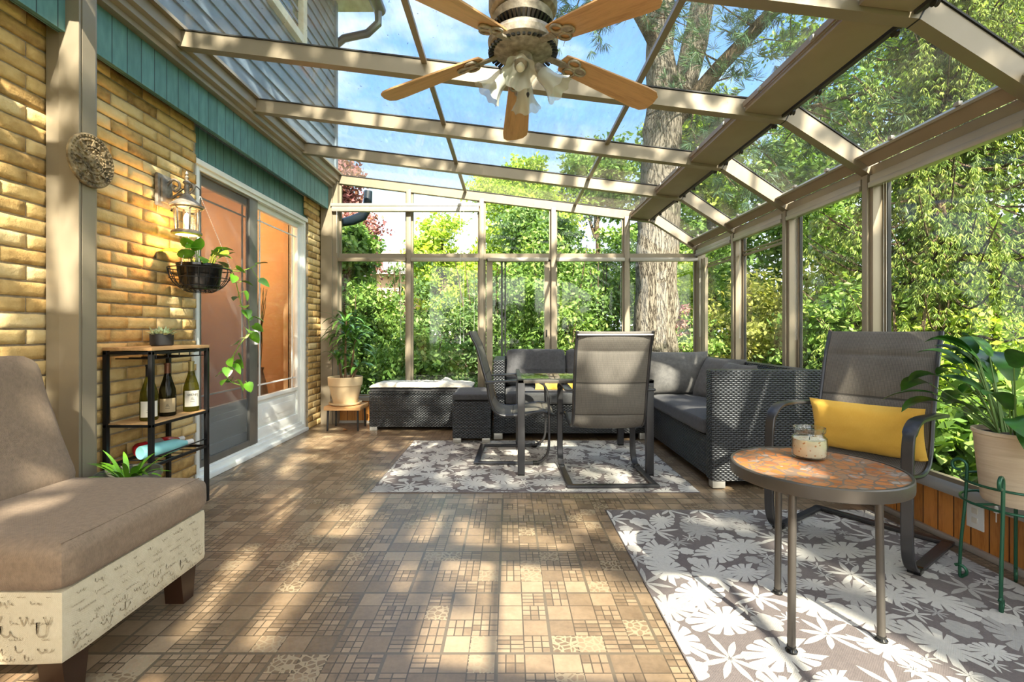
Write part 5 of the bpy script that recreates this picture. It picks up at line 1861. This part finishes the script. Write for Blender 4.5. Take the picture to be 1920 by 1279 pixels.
tree('distant green tree behind the rose brick house', -8.0, 24.0, 6.5, 3.2, 12000, .25, 'leaf', .1, .2)

# rose brick neighbour house far behind the shrubs
t = thing('neighbour_house', 'rose brick house glimpsed through the shrubs beyond the end windows', 'house', (-1.5, 17, -.3))
B().box(-3.2, 4.2, 0, 4, 0, 3.3).build('wall', M['pinkhouse'], t)
B().prism([(-.5, 3.3), (4.5, 3.3), (2, 4.5)], 'x', -3.5, 4.5).build('roof', M['roofing'], t)
for x in (-1.4, .8, 2.8):
    o = B().box(x, x + .9, -.05, .02, 1.2, 2.4).build('window', M['white'], t)

# big furrowed trunk (pine) with forks, limbs and needle sprays overhead
PX, PY = 2.20, 7.25
t = thing('big_pine_tree', 'huge grey-barked pine trunk outside the corner, forking above the glass roof', 'tree', (PX, PY, -.3))
trunk(t, [(PX - .04, PY, -.35), (PX - .02, PY, .3), (PX + .03, PY, 2.0), (PX + .10, PY, 3.6), (PX + .18, PY + .05, 4.8)], (.36, .27), 'bark', 28)
trunk(t, [(PX + .10, PY, 4.3), (PX + .08, PY, 5.6), (PX + .2, PY + .1, 8.5), (PX + .3, PY, 12)], (.24, .09), 'bark', 18, 'limb')
trunk(t, [(PX + .28, PY, 4.3), (PX + .62, PY - .1, 5.6), (PX + .9, PY - .2, 8), (PX + 1.0, PY, 11)], (.22, .08), 'bark', 16, 'limb')
limbs = [([(PX + .3, PY, 4.2), (PX + .9, PY - .6, 4.9), (PX + 2.0, PY - 1.2, 5.9), (PX + 3.1, PY - 1.8, 6.5)], (.13, .03)),
         ([(PX + .1, PY, 5.2), (PX - .9, PY - .8, 6.0), (PX - 2.0, PY - 1.6, 6.5)], (.10, .02)),
         ([(PX + .7, PY, 6.2), (PX + 1.6, PY - 1.5, 6.8), (PX + 2.4, PY - 3.0, 7.0)], (.10, .02)),
         ([(PX + .2, PY, 6.6), (PX + .1, PY - 1.6, 7.4), (PX - .2, PY - 3.0, 7.7)], (.09, .02)),
         ([(PX + .3, PY, 3.4), (PX + 1.2, PY - .5, 3.9), (PX + 2.2, PY - 1.0, 4.1)], (.06, .015)),
         ([(PX + .9, PY, 7.5), (PX + 2.2, PY - .8, 8.4), (PX + 3.8, PY - 1.0, 8.8)], (.09, .02))]
rg = random.Random(9)
tips = []
for P, rd in limbs:
    trunk(t, P, rd, 'barkdark', 9, 'limb')
    Ps = smooth_path(P, 8)
    for i in range(4, len(Ps), 1):
        base = Ps[i]
        for q in range(2):
            d = Vector((rg.uniform(-1, 1), rg.uniform(-1, 1), rg.uniform(-.8, .5))).normalized() * rg.uniform(.4, 1.2)
            e_ = base + d
            tips.append((base, e_))
tw = B()
for a, c in tips:
    m = (a + c) / 2 + Vector((rg.uniform(-.1, .1), rg.uniform(-.1, .1), rg.uniform(-.05, .15)))
    tw.tube([a, m, c], [.016, .010, .004], 5)
tw.build('twigs', M['barkdark'], t, world=True)
def sprays(pts_dirs, per, L, w, spread, mat, parent, name='needles', grav=.0):
    C, T, S, Rr = [], [], [], []
    for (p, d) in pts_dirs:
        d = np.array(d); d = d / (np.linalg.norm(d) + 1e-9)
        v = rand_dirs(per) * spread + d; v[:, 2] -= grav
        v /= np.linalg.norm(v, axis=1, keepdims=True)
        l = L * (.6 + .6 * NR.random(per))[:, None]
        C.append(np.array(p) + v * l * .5); T.append(v * l * .5)
        r = rand_dirs(per); s = np.cross(v, r); s /= np.linalg.norm(s, axis=1, keepdims=True)
        S.append(s * w * .5); Rr.append(np.clip(NR.random() * .5 + NR.random(per) * .5, 0, 1))
    V, Q = quads_from(np.concatenate(C), np.concatenate(T), np.concatenate(S))
    V = V - np.array(parent.location)
    return np_mesh(name, V, Q, np.repeat(np.concatenate(Rr), 4), M[mat], parent)
pd = []
for a, c in tips:
    for q in range(12):
        u = rg.uniform(.35, 1.05)
        p = a.lerp(c, u) + Vector((rg.uniform(-.22, .22), rg.uniform(-.22, .22), rg.uniform(-.2, .12)))
        d = (c - a).normalized() + Vector((rg.uniform(-.7, .7), rg.uniform(-.7, .7), rg.uniform(-.5, .5)))
        pd.append((p, d))
sprays(pd, 26, .17, .009, .75, 'needle', t)

# drooping spruces
def spruce(label, x, y, h, r0, seed, dens=1.0, cut=0):
    t = thing('spruce_tree', label, 'tree', (x, y, -.3), 0, 'spruces')
    trunk(t, [(x, y, -.3), (x, y, h * .5), (x, y, h)], (.13, .03), 'barkdark', 12)
    rg = random.Random(seed)
    b = B(); pd = []
    z = .9
    while z < h - .2:
        nb = 8
        rad = r0 * (1 - z / h) ** .8 + .1
        for k in range(nb):
            a = rg.uniform(0, 2 * PI)
            L = rad * rg.uniform(.75, 1.1)
            pts = []
            for i in range(7):
                u = i / 6
                pts.append(Vector((x + math.cos(a) * L * u, y + math.sin(a) * L * u, z - .30 * L * math.sin(PI * min(1, u * .9)) + .12 * L * u * u)))
            b.tube(pts, [.02 * (1 - .12 * i) for i in range(7)], 5)
            m = int(13 * dens)
            for i in range(m):
                u = (i + .5) / m
                f = u * 5.999
                p = pts[int(f)].lerp(pts[int(f) + 1], f % 1)
                side = Vector((-math.sin(a), math.cos(a), 0)) * rg.uniform(-.32, .32) * L * (1 - u * .5)
                hang = rg.uniform(.10, .42)
                nseg = int(2 + hang * 9)
                for j in range(nseg):
                    q = p + side + Vector((math.cos(a), math.sin(a), 0)) * abs(side.length) * .4 + Vector((rg.uniform(-.03, .03), rg.uniform(-.03, .03), -hang * j / nseg))
                    pd.append((q, (math.cos(a) * .3, math.sin(a) * .3, -1)))
        z += .24
    b.build('boughs', M['barkdark'], t, world=True)
    sprays(pd, 15, .075, .011, .6, 'spruce', t)
spruce('drooping Norway style spruce right of the window post, hanging golden boughs', 5.0, 5.55, 6.5, 1.75, 3, 1.1)
spruce('second taller spruce farther right, partly hidden by the first', 6.3, 5.0, 7.5, 1.9, 4, .8)

# unseen trees added behind the viewpoint, crowns laid out to dapple the sun
def added_shade_tree(label, x, y, blobs, n, size, seed):
    t = thing('shade_tree', label, 'tree', (x, y, -.3), 0, 'trees behind the viewpoint')
    top = max(b_[2] for b_ in blobs)
    trunk(t, [(x, y, -.3), (x + .1, y, top * .5), (x, y + .1, top)], (.22, .07), 'barkdark', 12)
    b = B()
    rg = random.Random(seed)
    for bb in blobs:
        if rg.random() > .1: continue
        b.tube([(x, y, bb[2] * .6), ((x + bb[0]) / 2, (y + bb[1]) / 2, bb[2] * .85), bb[:3]], [.07, .05, .02], 6)
    b.build('branches', M['barkdark'], t, world=True)
    leaf_cloud('foliage', blobs, n, size, M['leaf'], t, clump=.055, shell=.1, per=50)
SH = Vector((-SUN_DIR.x, -SUN_DIR.y, -SUN_DIR.z))
def up_sun(x, y, z=0, h=6.0):
    """point at height h on the sun ray through (x,y,z)"""
    k = (h - z) / SH.z
    return (x + SH.x * k, y + SH.y * k, h)
rg = random.Random(17)
bl = []
# gaps left in the added crowns to set the sun patches on the floor (x0, x1, y0, y1)
CLEAR = [(-1.38, -.98, 1.30, 2.12), (-.90, -.72, 1.50, 2.05), (-1.12, -.84, 2.38, 2.66), (-.54, -.38, 2.42, 2.58), (-.25, -.08, 2.30, 2.46), (-.24, 0.0, 1.30, 1.75),
         (.02, .30, 2.12, 2.5), (.13, 1.0, 1.25, 2.06), (1.18, 1.34, 1.2, 1.62), (-1.95, -1.65, 3.6, 3.9), (-1.95, -1.7, 4.25, 4.6), (1.28, 1.58, 3.35, 3.95), (1.25, 1.5, 4.95, 5.25),
         (-2.85, -2.55, 4.9, 5.2), (-2.3, -2.1, 2.1, 2.5), (1.8, 1.95, 3.3, 3.6), (-2.75, -2.5, 3.5, 3.9), (.1, .35, 4.1, 4.35), (-1.2, -1.0, 5.7, 6.0), (-2.75, -2.6, 2.4, 2.9),
         (.9, 1.2, 6.3, 6.6), (-.3, 0, 6.9, 7.3), (-2.0, -1.8, 6.6, 7.0), (1.5, 1.7, 5.9, 6.3), (-.1, .15, 5.3, 5.5)]
y = .45
while y < 7.9:
    x = -3.0
    while x < 2.5:
        xx = x + rg.uniform(-.04, .04); yy = y + rg.uniform(-.04, .04)
        x += .25
        r = rg.uniform(.17, .21)
        if any(a - .16 < xx < b_ + .16 and c_ - .15 < yy < d_ + .15 for a, b_, c_, d_ in CLEAR): continue
        if y > 2.7 and rg.random() < .05: continue
        p = up_sun(xx, yy, 0, 5.4 + rg.uniform(0, 1.2))
        bl.append((p[0], p[1], p[2], r, r, r * .7))
    y += .25
half = [b_ for b_ in bl if b_[0] < 1.9]; other = [b_ for b_ in bl if b_[0] >= 1.9]
added_shade_tree('tall leafy tree standing behind the viewpoint toward the house', .6, -5.2, half, len(half) * 300, .075, 1)
added_shade_tree('tall leafy tree standing behind the viewpoint toward the garden', 3.6, -4.6, other, len(other) * 300, .075, 2)
for k, (x, y) in enumerate(((-1.6, -8.5), (.9, -9.2), (3.4, -8.6))):  # hedge added out of view to dim bright reflections in the far glass
    shrub(['hedge shrub behind the viewpoint on the house side', 'hedge shrub behind the viewpoint in the middle', 'hedge shrub behind the viewpoint on the garden side'][k], x, y, 1.3, 2.6, 7000, .12, 'leaf', 'hedge behind the viewpoint')
